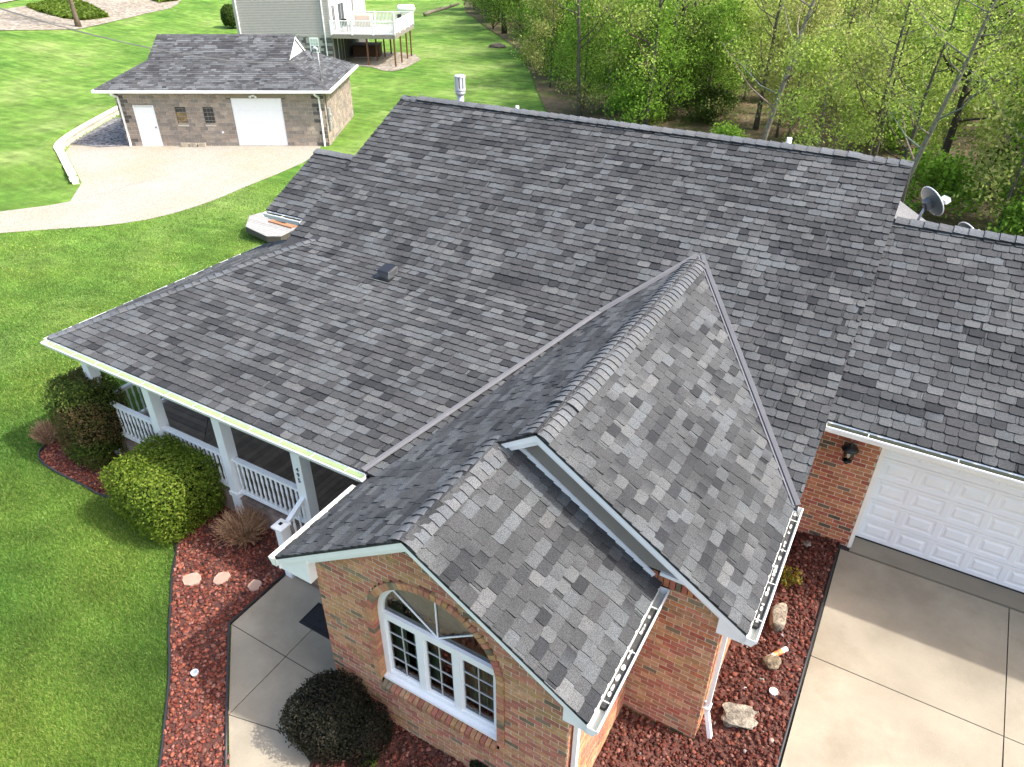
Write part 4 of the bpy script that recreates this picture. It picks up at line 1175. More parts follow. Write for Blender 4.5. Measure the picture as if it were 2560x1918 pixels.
while yy < YB - 0.5:
    t = rngp.uniform(0.75, 1.2)
    x1 = -10.2 + bw - (yy - (YP - 0.08)) - 0.02
    if x1 > XP + 0.5:
        MB().prism([(XP + 0.35, yy + 0.006, DKZ - 0.03), (x1, yy + 0.006, DKZ - 0.03), (x1 - bw, yy + bw - 0.003, DKZ - 0.03), (XP + 0.35, yy + bw - 0.003, DKZ - 0.03)], (0, 0, 0.03), (t, t, t)).build('deck_board', M['deckwood'], floor)
    yy += bw
PX = [-12.70, -10.90, -9.05, -7.20]; PWD = 0.098
ptop = zp_ - 0.20
def post(x, y, nm='porch_post'):
    mb = MB(); mb.bb(x - PWD, x + PWD, y - PWD, y + PWD, 0.0, ptop + 0.02)
    o = mb.build(nm, M['white'], house)
    for _z in (0, 1):
        tr = MB()
        if _z == 0: tr.bb(x - PWD - 0.02, x + PWD + 0.02, y - PWD - 0.02, y + PWD + 0.02, DKZ, DKZ + 0.09)
        else: tr.bb(x - PWD - 0.015, x + PWD + 0.015, y - PWD - 0.015, y + PWD + 0.015, ptop - 0.09, ptop)
        tr.build('post_trim', M['white'], o)
    return o
posts = [post(x, YP) for x in PX]
post(PX[0], YP + 2.1); post(PX[0], YP + 4.1)
hb = MB(); hb.bb(PX[0] - 0.1, XWL_, YP - 0.07, YP + 0.07, ptop, zp_ - 0.04); hb.bb(PX[0] - 0.07, PX[0] + 0.07, YP, -4.2, ptop, zp_ - 0.04); hb.build('porch_beam', M['white'], house)
def digit_mesh(ch, size):
    cu_ = bpy.data.curves.new('digit', 'FONT'); cu_.body = ch; cu_.size = size; cu_.extrude = 0.004; cu_.align_x = 'CENTER'; cu_.align_y = 'CENTER'
    t = bpy.data.objects.new('tmp', cu_); COL.objects.link(t)
    bpy.context.view_layer.update()
    me = bpy.data.meshes.new_from_object(t.evaluated_get(bpy.context.evaluated_depsgraph_get()))
    bpy.data.objects.remove(t)
    me.materials.clear(); me.materials.append(M['black_metal'])
    return me
for i, chx in enumerate('495'):
    o = bpy.data.objects.new('house_number', digit_mesh(chx, 0.125)); link(o, posts[3])
    o.location = (PX[3] + 0.0, YP - PWD - 0.006, 1.93 - 0.115 * i); o.rotation_euler = (math.radians(90), 0, 0)
BALU = MB().lathe([(0.021, 0), (0.021, 0.12), (0.014, 0.135), (0.02, 0.15), (0.024, 0.24), (0.017, 0.33), (0.013, 0.36), (0.02, 0.375), (0.013, 0.39), (0.017, 0.42), (0.024, 0.50), (0.02, 0.58), (0.014, 0.595), (0.021, 0.61), (0.021, 0.72)], 8).mesh('baluster', M['white'], True)
def railing(p, q, zt=1.40, zbm=0.64, n=None, name='porch_railing', label=None):
    p = np.array([p[0], p[1], 0.0]); q = np.array([q[0], q[1], 0.0]); L = np.linalg.norm(q - p)
    mb = MB(); up = np.array([0, 0, 1.0])
    mb.bar(p + up * (zt - 0.02), q + up * (zt - 0.02), 0.095, 0.04); mb.bar(p + up * (zt - 0.06), q + up * (zt - 0.06), 0.045, 0.05)
    mb.bar(p + up * zbm, q + up * zbm, 0.075, 0.06)
    r = mb.build(name, M['white'], house)
    if label: r['label'] = label
    n = n or int(L / 0.115)
    for i in range(n):
        c = p + (q - p) * (i + 0.5) / n
        o = inst('baluster', BALU, r, (c[0], c[1], zbm + 0.02)); o.scale = (1, 1, (zt - 0.08 - zbm) / 0.72)
    return r
for a, b in zip(PX[:-1], PX[1:]): railing((a + PWD, YP), (b - PWD, YP))
railing((PX[0], YP + PWD), (PX[0], YP + 2.1 - PWD)); railing((PX[0], YP + 2.1 + PWD), (PX[0], YP + 4.1))
nw = MB(); NX, NY = -7.20, -9.36
nw.bb(NX - 0.075, NX + 0.075, NY - 0.075, NY + 0.075, 0.0, 1.13); nw.bb(NX - 0.115, NX + 0.115, NY - 0.115, NY + 0.115, 1.13, 1.165)
nw.add([(NX - 0.10, NY - 0.10, 1.165), (NX + 0.10, NY - 0.10, 1.165), (NX + 0.10, NY + 0.10, 1.165), (NX - 0.10, NY + 0.10, 1.165), (NX - 0.035, NY - 0.035, 1.19), (NX + 0.035, NY - 0.035, 1.19), (NX + 0.035, NY + 0.035, 1.19), (NX - 0.035, NY + 0.035, 1.19)],
       [(0, 1, 5, 4), (1, 2, 6, 5), (2, 3, 7, 6), (3, 0, 4, 7), (4, 5, 6, 7)])
newel = nw.build('newel_post', M['white'], house)
so = MB(); so.bb(NX - 0.03, NX + 0.03, NY - 0.03, NY + 0.03, 1.19, 1.194); so.build('solar_cell', M['black_metal'], newel)
sr = MB(); sr.bar((NX, NY + 0.02, 1.05), (NX, YP - PWD + 0.01, 1.33), 0.085, 0.05); 
str_ = sr.build('stair_railing', M['white'], house)
MB().bar((NX, NY + 0.07, 0.33), (NX, YP - PWD + 0.01, 0.60), 0.07, 0.06).build('bottom_rail', M['white'], str_)
for i in range(4):
    f = (i + 0.7) / 4.4; o = inst('baluster', BALU, str_, (NX, NY + 0.05 + (YP - PWD - NY) * f, 0.36 + 0.26 * f)); o.scale = (1, 1, 0.92)
for i, (ya, yb_, zt) in enumerate(((YP - 0.35, YP - 0.05, 0.36), (YP - 0.66, YP - 0.34, 0.19))):
    s = MB(); s.bb(-7.1, XWL_, ya, yb_, 0.0, zt - 0.03, (0.9, 0.8, 0.75)); s.bb(-7.12, XWL_, ya - 0.025, yb_, zt - 0.03, zt, (1.3, 1.1, 0.9)); s.build('step', M['deckwood'], house)
# ================================================================== THINGS ON THE HOUSE
def local(o, mesh_fn): pass
# square roof vent
pv = onpl((969, 690), (0, -sp_, cp_), (XP, YPE, z_porch(YPE)))
vent = thing('roof_vent', 'small square black roof vent with slotted sides on the porch slope', 'roof vent', pv)
mb = MB(); mb.bb(-0.19, 0.19, -0.21, 0.19, -0.03, 0.012); mb.build('base_flange', M['black_metal'], vent)
mb = MB(); mb.add([(-0.16, -0.16, 0.13), (0.16, -0.16, 0.13), (0.16, 0.16, 0.17), (-0.16, 0.16, 0.17), (-0.13, -0.13, 0.155), (0.13, -0.13, 0.155), (0.13, 0.13, 0.195), (-0.13, 0.13, 0.195)], [(0, 1, 5, 4), (1, 2, 6, 5), (2, 3, 7, 6), (3, 0, 4, 7), (4, 5, 6, 7), (3, 2, 1, 0)])
mb.build('hood', M['black_metal'], vent)
mb = MB()
for i in range(11):
    t = -0.135 + 0.027 * i
    mb.bb(t - 0.005, t + 0.005, -0.145, -0.135, 0.0, 0.135, (0.6, 0.6, 0.6)); mb.bb(0.135, 0.145, t - 0.005, t + 0.005, 0.0, 0.15, (0.6, 0.6, 0.6)); mb.bb(-0.145, -0.135, t - 0.005, t + 0.005, 0.0, 0.15, (1.4, 1.4, 1.4))
mb.build('louvre', M['metal_grey'], vent)
mb = MB(); mb.bb(-0.12, 0.12, -0.12, 0.12, 0, 0.13); mb.build('throat', M['black_metal'], vent)
# flue and vent pipes behind the ridge
fp = ony((1152, 265), 0.75); fz = ZR - MM * 0.75
flue = thing('flue_pipe', 'light grey metal flue with slotted cap rising behind the ridge', 'flue', (fp[0], 0.75, fz))
MB().lathe([(0.13, -0.1), (0.13, 0.05), (0.085, 0.12), (0.085, 0.42)], 20).build('pipe', M['metal_grey'], flue, True)
MB().lathe([(0.10, 0.40), (0.125, 0.42), (0.125, 0.47), (0.10, 0.49)], 20).build('collar', M['metal_grey'], flue, True)
ftop = 0.52
hc = MB()
for k in range(8):
    a = 2 * math.pi * k / 8
    hc.box((0.115 * math.cos(a), 0.115 * math.sin(a), ftop + 0.14), (0.012, 0.032, 0.15), (1.4, 1.4, 1.4), X=(math.cos(a), math.sin(a), 0), Y=(-math.sin(a), math.cos(a), 0))
hc.lathe([(0.135, ftop + 0.29), (0.14, ftop + 0.31), (0.12, ftop + 0.335), (0.0, ftop + 0.34)], 20, col=(1.4, 1.4, 1.4), caps=False)
hc.lathe([(0.08, ftop - 0.03), (0.135, ftop - 0.02), (0.135, ftop + 0.03)], 20, col=(1.3, 1.3, 1.3))
hc.build('cap', M['metal_grey'], flue)
MB().lathe([(0.07, ftop), (0.07, ftop + 0.28)], 14).build('inner_liner', M['black_metal'], flue)
for px, r, lab in (((1293, 282), 0.04, 'short white vent pipe behind the ridge near the grey flue'), ((1970, 365), 0.05, 'white vent pipe behind the ridge towards the garage end')):
    p = ony(px, 0.8)
    t = MB().lathe([(r, -0.2), (r, p[2] + 0.16 - (ZR - MM * 0.8)), (r * 0.8, p[2] + 0.16 - (ZR - MM * 0.8)), (r * 0.8, 0.0)], 14).build('vent_pipe', M['vinyl'], None, True)
    t.location = (p[0], 0.8, ZR - MM * 0.8); tag(t, lab, 'vent pipe')
# satellite dishes on the garage roof
def dish(center, axis, R, base, label):
    t = thing('satellite_dish', label, 'satellite dish', base)
    c = np.asarray(center) - np.asarray(base); ax = unit(axis)
    up = unit(np.array([0, 0, 1.0]) - ax * ax[2]); sd = np.cross(up, ax)
    mb = MB(); n = 28; rings = 7
    for sgn, off in ((1, 0.0), (-1, -0.012)):
        vs = [c + ax * off]; fs = []
        for i in range(1, rings + 1):
            r = R * i / rings
            for k in range(n):
                a = 2 * math.pi * k / n
                vs.append(c + sd * r * 0.88 * math.cos(a) + up * r * math.sin(a) + ax * (0.16 * R * (r / R) ** 2 + off))
        for k in range(n): fs.append((0, 1 + k, 1 + (k + 1) % n))
        for i in range(rings - 1):
            for k in range(n):
                a, b = 1 + i * n + k, 1 + i * n + (k + 1) % n
                fs.append((a, a + n, b + n, b))
        mb.add(vs, [f if sgn > 0 else f[::-1] for f in fs], (0.24, 0.27, 0.29))
    vs = []
    for k in range(n + 1):
        a = 2 * math.pi * k / n
        vs.append(c + sd * R * 0.88 * math.cos(a) + up * R * math.sin(a) + ax * 0.16 * R)
    mb.tube(vs, 0.012, 6, (1.5, 1.5, 1.5), cap=False)
    mb.build('reflector', M['metal_grey'], t, True)
    feed = c + ax * R * 0.95 - up * R * 0.55
    MB().tube([c - up * R * 0.98 + ax * 0.1 * R, c - up * R * 0.85 + ax * R * 0.4, feed], 0.016, 8, (1.6, 1.6, 1.6)).build('feed_arm', M['metal_grey'], t, True)
    f = MB(); f.box(feed + up * 0.03, (0.05, 0.075, 0.04), (1.9, 1.9, 1.9), X=ax, Y=sd, Z=up); f.lathe([(0.035, 0), (0.042, 0.08)], 12, feed + up * 0.02 - ax * 0.1, (1.7, 1.7, 1.7), -ax); f.build('receiver', M['metal_grey'], t)
    b = MB(); b.box(c - ax * 0.05, (0.05, 0.06, 0.09), (0.35, 0.35, 0.36), X=ax, Y=sd, Z=up); b.box(c - ax * 0.10 - up * 0.02, (0.03, 0.03, 0.06), (0.15, 0.15, 0.15), X=ax, Y=sd, Z=up); b.build('bracket', M['metal_grey'], t)
    MB().tube([(0, 0, -0.08), (0, 0, 0.10), c - ax * 0.11 - up * 0.03], 0.022, 8, (0.8, 0.8, 0.82)).build('mast', M['metal_grey'], t, True)
    MB().box((0, 0, 0.0), (0.07, 0.09, 0.012), (0.6, 0.6, 0.6), Z=unit((0, sm, cm)), X=(1, 0, 0), Y=unit((0, cm, -sm))).build('foot_plate', M['metal_grey'], t)
_yd = -0.75
_dc = ony((2325, 507), _yd)
_db = (ony((2293, 552), _yd)[0], _yd, z_main(YG) - DG - MM * (_yd - YG))
dish(_dc, (0.62, 0.60, 0.50), 0.285, _db, 'grey satellite dish with white receiver arm behind the garage ridge')
_dc2 = ony((2415, 592), 0.1)
dish(_dc2, (0.62, 0.60, 0.50), 0.28, (_dc2[0] - 0.2, 0.1, z_main(YG) - DG - MM * (0.1 - YG)), 'second grey satellite dish mostly hidden below the garage ridge')
# wall lantern
lan = thing('wall_lantern', 'black carriage lantern on the red brick beside the garage door', 'wall lamp', (0.42, YWG - 0.012, 2.40))
MB().lathe([(0.055, 0), (0.055, 0.02), (0.03, 0.03)], 14, (0, 0, 0), axis=(0, -1, 0)).build('back_plate', M['black_metal'], lan)
MB().tube([(0, -0.02, 0.0), (0, -0.09, 0.02), (0, -0.15, -0.10), (0, -0.13, -0.16)], 0.012, 8).build('arm', M['black_metal'], lan, True)
MB().lathe([(0.125, 0.085), (0.13, 0.10), (0.10, 0.145), (0.05, 0.17), (0.03, 0.20), (0.012, 0.22), (0.0, 0.25)], 18, (0, -0.15, -0.0), caps=False).build('cap', M['black_metal'], lan, True)
MB().lathe([(0.055, -0.115), (0.075, 0.085)], 14, (0, -0.15, 0)).build('glass_chimney', M['glass'], lan, True)
cg = MB()
for k in range(4):
    a = math.pi / 4 + k * math.pi / 2
    cg.tube([(0.10 * math.cos(a), -0.15 + 0.10 * math.sin(a), 0.09), (0.105 * math.cos(a), -0.15 + 0.105 * math.sin(a), -0.02), (0.06 * math.cos(a), -0.15 + 0.06 * math.sin(a), -0.13)], 0.008, 6)
cg.lathe([(0.02, -0.19), (0.035, -0.165), (0.07, -0.13), (0.07, -0.115)], 14, (0, -0.15, 0))
cg.build('cage', M['black_metal'], lan, True)
MB().lathe([(0.0, -0.09), (0.022, -0.05), (0.018, 0.0), (0.0, 0.03)], 10, (0, -0.15, 0), caps=False, col=(0.9, 0.85, 0.75)).build('bulb', M['print'], lan, True)

# ================================================================== SMALL THINGS IN THE BEDS
def blob(name, label, cat, c, r, seed, mat, col=(1, 1, 1), rz=0.0, rough=0.22, tilt=0.0, flat=0.0):
    """an irregular stone: faceted noise-displaced ball"""
    rng = np.random.default_rng(seed)
    n, m_ = 34, 20
    k2 = rng.normal(0, 1, (14, 3)) * 5.5; p2 = rng.uniform(0, 6.28, 14)
    ks = rng.normal(0, 1, (9, 3)) * 1.9; ph = rng.uniform(0, 6.28, 9)
    vs = []; 
    for i in range(m_ + 1):
        t = math.pi * i / m_
        for k in range(n):
            a = 2 * math.pi * k / n
            d = np.array([math.sin(t) * math.cos(a), math.sin(t) * math.sin(a), math.cos(t)])
            s = 1 + rough * float(np.mean(np.sin(ks @ d * 1.4 + ph))) * 2.2
            s += 0.16 * rough / 0.22 * float(np.mean(np.sin(k2 @ d + p2))) * 1.4
            d = np.sign(d) * np.abs(d) ** 0.8
            v = d * s * np.array(r)
            if flat and v[2] > r[2] * flat: v[2] = r[2] * flat + (v[2] - r[2] * flat) * 0.2
            vs.append(v)
    V = np.array(vs)
    ct, st_ = math.cos(tilt), math.sin(tilt)
    V = np.stack([V[:, 0] * ct + V[:, 2] * st_, V[:, 1], -V[:, 0] * st_ + V[:, 2] * ct], -1)
    mb = MB()
    fs = [(i * n + k, i * n + (k + 1) % n, (i + 1) * n + (k + 1) % n, (i + 1) * n + k)[::-1] for i in range(m_) for k in range(n)]
    mb.add(V, fs, col)
    o = mb.build(name, mat)
    o.location = tuple(float(x) for x in c); o.rotation_euler = (0, 0, rz)
    return tag(o, label, cat)
def gpt(px, dz=0.0):
    p = gp(px); return np.array([p[0], p[1], p[2] + dz])
blob('boulder', 'flat mottled boulder lying on the rock bed beside the wing downspout', 'boulder', gpt(Z9(865, 1365), 0.06), (0.26, 0.155, 0.11), 2, M['stone'], rz=0.35, flat=0.5, rough=0.3)
blob('boulder', 'tall rectangular boulder standing by the driveway edging', 'boulder', gpt(Z9(1085, 770), 0.12), (0.12, 0.23, 0.19), 3, M['stone'], (1.15, 1.1, 1.05), rz=0.12, rough=0.14, flat=0.6)
blob('boulder', 'small brown boulder with the printed tube resting on it', 'boulder', gpt(Z9(1048, 1035), 0.05), (0.125, 0.115, 0.10), 4, M['stone'], (0.85, 0.75, 0.6), rz=0.7)
blob('boulder', 'small round grey rock at the foot of the red brick pier', 'boulder', gpt(Z9(1272, 298), 0.03), (0.07, 0.075, 0.06), 5, M['stone'], (0.95, 0.98, 1.0))
blob('grey_stone', 'small blue-grey stone beside the brown boulder and tube', 'stone', gpt(Z9(990, 1118), 0.02), (0.035, 0.05, 0.03), 6, M['stone'], (1.1, 1.25, 1.35))
blob('white_stone', 'white pebble between the downspout foot and the flat boulder', 'stone', gpt(Z9(700, 1395), 0.03), (0.03, 0.028, 0.025), 7, M['stone'], (2.6, 2.6, 2.6))
ta, tb = onz(Z9(1035, 985), 0.27), onz(Z9(1145, 930), 0.30)
tube = thing('cardboard_tube', 'white tube with orange print lying on the small brown boulder', 'tube', ta)
d_ = tb - ta; L_ = np.linalg.norm(d_)
MB().lathe([(0.038, 0), (0.038, L_)], 16, (0, 0, 0), (0.75, 0.72, 0.68), d_).build('body', M['print'], tube, True)
for f0, f1, cc in ((0.30, 0.72, (0.62, 0.24, 0.06)), (0.10, 0.16, (0.25, 0.25, 0.3)), (0.84, 0.88, (0.25, 0.25, 0.3)), (0.45, 0.55, (0.6, 0.12, 0.08))):
    MB().lathe([(0.0388 + (0.0005 if f0 == 0.45 else 0), L_ * f0), (0.0388 + (0.0005 if f0 == 0.45 else 0), L_ * f1)], 16, (0, 0, 0), cc, d_, caps=False).build('printed_band', M['print'], tube, True)
MB().tube([(0.0, 0.02, 0.0), (-0.03, 0.0, -0.12), (-0.09, -0.06, -0.22)], 0.005, 5, (0.05, 0.05, 0.05)).build('string', M['print'], tube)
def drain_cap(px, r, label):
    p = gpt(px, 0.045)
    t = thing('drain_cap', label, 'drain cap', p, rz=0.5)
    MB().lathe([(r * 0.8, -0.06), (r * 0.85, 0.03), (r, 0.035), (r, 0.055), (r * 0.8, 0.055), (r * 0.78, 0.045)], 20, caps=False).build('rim', M['vinyl'], t, True)
    MB().lathe([(r * 0.79, 0.035), (r * 0.79, 0.046)], 20, col=(1.3, 1.3, 1.3)).build('grate', M['metal_grey'], t)
drain_cap(Z7(1203, 1098), 0.055, 'round white drain cap in the red rock bed by the front walk')
drain_cap(Z9(1057, 1215), 0.06, 'round white drain cap in the rock bed by the driveway')
for i, px in enumerate([(1183, 518), (1367, 510), (1568, 556)]):
    rng = random.Random(40 + i); p = gpt(Z7(*px), 0.0)
    k = 9; ring_ = [(0.17 * math.cos(6.283 * j / k) * rng.uniform(.85, 1.1) * (1 - 0.13 * i), 0.145 * math.sin(6.283 * j / k) * rng.uniform(.85, 1.1) * (1 - 0.1 * i), 0.03) for j in range(k)]
    o = MB().prism(ring_, (0, 0, 0.038), WH).build('stepping_stone', M['paver']); o.location = tuple(p); o.rotation_euler = (0, 0, 0.5 + i)
    tag(o, ['largest pink stepping stone next to the lawn edging', 'middle pink stepping stone in the red rock bed', 'smallest pink stepping stone next to the front walk'][i], 'stepping stone', 'stepping stones in the red rock bed')
mat_ = thing('door_mat', 'black rubber mat with scroll pattern on the front walk', 'mat', (-6.02, -9.82, 0.024))
MB().bb(-0.36, 0.36, -0.225, 0.225, 0, 0.014).build('base', M['rubber'], mat_)
sc_ = MB(); rng = random.Random(9)
for i in range(6):
    for j in range(4):
        cx, cy_ = -0.30 + 0.12 * i, -0.165 + 0.11 * j; dirn = rng.choice((-1, 1)); a0 = rng.uniform(0, 6.28)
        sc_.tube([(cx + (0.008 + 0.006 * k) * math.cos(a0 + dirn * k * 0.8), cy_ + (0.008 + 0.006 * k) * math.sin(a0 + dirn * k * 0.8), 0.016) for k in range(8)], 0.006, 5)
sc_.bar((-0.345, -0.21, 0.017), (0.345, -0.21, 0.017), 0.02, 0.01); sc_.bar((-0.345, 0.21, 0.017), (0.345, 0.21, 0.017), 0.02, 0.01); sc_.bar((-0.345, -0.21, 0.017), (-0.345, 0.21, 0.017), 0.02, 0.01); sc_.bar((0.345, -0.21, 0.017), (0.345, 0.21, 0.017), 0.02, 0.01)
sc_.build('scroll_relief', M['rubber'], mat_)

# ================================================================== SHRUBS
def leaf_mesh(name, P, Nrm, size, cols, rng, aspect=0.55):
    """one diamond-shaped leaf face per point"""
    n = len(P)
    a = rng.normal(0, 1, (n, 3)); a -= Nrm * (a * Nrm).sum(1, keepdims=True); a /= np.linalg.norm(a, axis=1, keepdims=True) + 1e-9
    b = np.cross(Nrm, a)
    s = size * rng.uniform(0.65, 1.35, (n, 1))
    V = np.stack([P - a * s, P + b * s * aspect, P + a * s, P - b * s * aspect], 1).reshape(-1, 3)
    F = np.arange(n * 4).reshape(-1, 4)
    return np_mesh(name, V, F, np.repeat(cols, 4, 0), M['leaf'])
def vnoise(P, seed, f):
    rng = np.random.default_rng(seed)
    k = rng.normal(0, 1, (7, 3)) * f; ph = rng.uniform(0, 6.28, 7)
    return np.sin(P @ k.T + ph).mean(1) * 1.6
def shrub(name, label, loc, r, n, pal, seed, power=2.6, leaf=0.03, lean=(0, 0), core=(0.02, 0.03, 0.008), patch=None, jit=0.07, lump=0.045, lobe=None, stem=(0.09, 0.065, 0.045)):
    rng = np.random.default_rng(seed)
    t = thing(name, label, 'shrub', loc)
    D = rng.normal(0, 1, (n, 3)); D /= np.linalg.norm(D, axis=1, keepdims=True)
    D[:, 2] = np.where(D[:, 2] < -0.75, -D[:, 2], D[:, 2])
    D = np.sign(D) * np.abs(D) ** 0.85; D /= np.linalg.norm(D, axis=1, keepdims=True)
    k = (np.abs(D) ** power).sum(1) ** (-1 / power)
    S = D * k[:, None]
    sh = 1 + lump * vnoise(S, seed + 1, 2.2) + 0.03 * vnoise(S, seed + 2, 6.0) + np.where(rng.random(n) < 0.06, rng.random(n) * 0.09, 0)
    dep = rng.random(n) ** 2.2 * 0.22
    P = S * (sh - dep + rng.normal(0, jit * 0.4, n))[:, None] * np.array(r)
    P[:, 0] += lean[0] * (P[:, 2] + r[2]); P[:, 1] += lean[1] * (P[:, 2] + r[2]); P[:, 2] += r[2] * 1.0
    P[:, 2] = np.maximum(P[:, 2], 0.04)
    nn = D + rng.normal(0, 0.7, (n, 3)); nn /= np.linalg.norm(nn, axis=1, keepdims=True)
    pal = np.array(pal)
    c = pal[rng.integers(0, len(pal), n)] * rng.uniform(0.7, 1.3, (n, 1))
    if patch is not None:
        f = np.clip(vnoise(P, seed + 5, patch[1]) * 1.5 + patch[2], 0, 1)[:, None] * (rng.random((n, 1)) < 0.85)
        c = c * (1 - f) + np.array(patch[0]) * rng.uniform(0.7, 1.3, (n, 1)) * f
    if lobe is not None:            # a second, lower lobe of the same plant
        m = rng.random(n) < 0.35
        P[m] = P[m] * lobe[3] + np.array(lobe[:3])
    fol = inst('foliage', leaf_mesh('foliage', P, nn, leaf, c, rng), t); tag(fol, kind='stuff')
    mb = MB(); n1, n2 = 20, 12; vs = []
    for i in range(n2 + 1):
        th = math.pi * i / n2
        for j in range(n1):
            a = 2 * math.pi * j / n1
            d = np.array([math.sin(th) * math.cos(a), math.sin(th) * math.sin(a), math.cos(th)])
            s_ = d * ((np.abs(d) ** power).sum() ** (-1 / power)) * 0.80 * np.array(r)
            s_[0] += lean[0] * (s_[2] + r[2]); s_[1] += lean[1] * (s_[2] + r[2]); s_[2] = max(0.06, s_[2] + r[2]); vs.append(s_)
    mb.add(vs, [(i * n1 + j, i * n1 + (j + 1) % n1, (i + 1) * n1 + (j + 1) % n1, (i + 1) * n1 + j)[::-1] for i in range(n2) for j in range(n1)], core)
    mb.build('inner_growth', M['leaf'], t)
    sm2 = MB(); rg = random.Random(seed)
    for j in range(7):
        a = rg.uniform(0, 6.28); sm2.tube([(0.05 * math.cos(a), 0.05 * math.sin(a), -0.02), (0.3 * r[0] * math.cos(a), 0.3 * r[1] * math.sin(a), 0.5 * r[2]), (0.5 * r[0] * math.cos(a) + lean[0] * r[2], 0.5 * r[1] * math.sin(a), r[2])], [0.025, 0.018, 0.008], 6, stem)
    sm2.build('stem', M['bark'], t)
    return t
shrub('clipped_shrub', 'tall clipped shrub, half browned, at the porch corner', gpt((268, 1140)), (0.64, 0.58, 0.97), 15000, [(0.08, 0.125, 0.02), (0.105, 0.16, 0.025), (0.06, 0.095, 0.016), (0.17, 0.21, 0.04)], 51, 4.0, 0.026,
      patch=((0.16, 0.115, 0.045), 2.6, 0.35), core=(0.03, 0.03, 0.01))
shrub('clipped_shrub', 'wide box-shaped bright green shrub in front of the porch railing', gpt((438, 1288)), (0.84, 0.74, 0.66), 24000, [(0.14, 0.22, 0.02), (0.18, 0.26, 0.025), (0.10, 0.16, 0.014), (0.25, 0.31, 0.045)], 52, 5.5, 0.026, core=(0.03, 0.05, 0.008), lump=0.05)
shrub('dark_bush', 'round blackish-green bush between front walk and arched window', gpt((832, 1838)), (0.55, 0.54, 0.44), 17000, [(0.020, 0.022, 0.012), (0.030, 0.028, 0.016), (0.016, 0.020, 0.012), (0.045, 0.038, 0.022)], 53, 2.3, 0.019, lump=0.13, lobe=(0.46, 0.10, 0.0, 0.72), core=(0.008, 0.008, 0.006))
shrub('dark_bush', 'small dark bush against the brick below the arched window', gpt((1222, 1932)), (0.25, 0.20, 0.19), 4000, [(0.025, 0.035, 0.014), (0.035, 0.05, 0.018), (0.02, 0.025, 0.012)], 54, 2.2, 0.017, core=(0.008, 0.01, 0.006))
def twig_bush(label, loc, H, R, n, seed, col=(0.22, 0.13, 0.075)):
    t = thing('twig_bush', label, 'shrub', loc)
    rng = random.Random(seed); mb = MB()
    for i in range(n):
        a = rng.uniform(0, 6.283); rr = R * math.sqrt(rng.random()); h = H * rng.uniform(0.55, 1.05) * (1 - 0.35 * (rr / R) ** 2)
        b0 = np.array([0.12 * R * math.cos(a), 0.12 * R * math.sin(a), 0.0]); tip = np.array([rr * math.cos(a), rr * math.sin(a), h])
        j = lambda s: np.array([rng.uniform(-s, s), rng.uniform(-s, s), rng.uniform(-s, s)])
        p1 = b0 * 0.7 + tip * 0.3 + (0, 0, 0.12 * h) + j(0.03); p2 = b0 * 0.35 + tip * 0.65 + (0, 0, 0.10 * h) + j(0.05)
        g = rng.uniform(0.6, 1.35); c = tuple(v * g for v in col)
        mb.tube([b0, p1, p2, tip + j(0.03)], [0.009, 0.0075, 0.006, 0.003], 4, c, cap=False)
        for q in range(2):
            f = rng.uniform(0.5, 0.95); s0 = p1 * (1 - f) + p2 * f
            mb.tube([s0, s0 + j(0.09) + (0, 0, 0.07)], [0.003, 0.0015], 3, c, cap=False)
    tag(mb.build('stems', M['bark'], t), kind='stuff')
twig_bush('bare brown twiggy bush in front of the stair railing', gpt((612, 1352)), 0.66, 0.52, 420, 61, (0.36, 0.215, 0.125))
twig_bush('bare brown twiggy bush behind the tall browned shrub at the bed end', gpt((128, 1110)), 0.62, 0.36, 260, 62, (0.34, 0.21, 0.13))
def sprig(name, label, loc, n, R, H, pal, seed, leaf=0.022, twigs=14, tw=(0.14, 0.08, 0.05)):
    t = thing(name, label, 'plant', loc); rng = np.random.default_rng(seed); r = random.Random(seed)
    mb = MB(); tips = []
    for i in range(twigs):
        a = r.uniform(0, 6.28); rr = R * r.uniform(.3, 1); tip = np.array([rr * math.cos(a), rr * math.sin(a), H * r.uniform(.5, 1)])
        mb.tube([(0, 0, 0), tip * 0.5 + (0, 0, 0.08 * H), tip], [0.006, 0.004, 0.002], 4, tw); tips += [tip, tip * 0.7]
    mb.build('stems', M['bark'], t)
    tips = np.array(tips); P = tips[rng.integers(0, len(tips), n)] + rng.normal(0, R * 0.16, (n, 3)); P[:, 2] = np.maximum(P[:, 2], 0.02)
    nn = rng.normal(0, 1, (n, 3)) + (0, 0, 0.6); nn /= np.linalg.norm(nn, axis=1, keepdims=True)
    pal = np.array(pal); c = pal[rng.integers(0, len(pal), n)] * rng.uniform(.7, 1.3, (n, 1))
    tag(inst('foliage', leaf_mesh('foliage', P, nn, leaf, c, rng), t), kind='stuff')
sprig('yellow_plant', 'small yellow-green plant with bare twigs beside the wing gutter', gpt(Z9(1130, 560)), 420, 0.20, 0.42, [(0.35, 0.30, 0.03), (0.22, 0.24, 0.03), (0.30, 0.20, 0.03), (0.14, 0.18, 0.03)], 71)
sprig('weed', 'small bright green weed in the rock bed below the dark bush', gpt((925, 1908)), 260, 0.11, 0.16, [(0.16, 0.28, 0.03), (0.22, 0.33, 0.05)], 72, 0.02, 8)

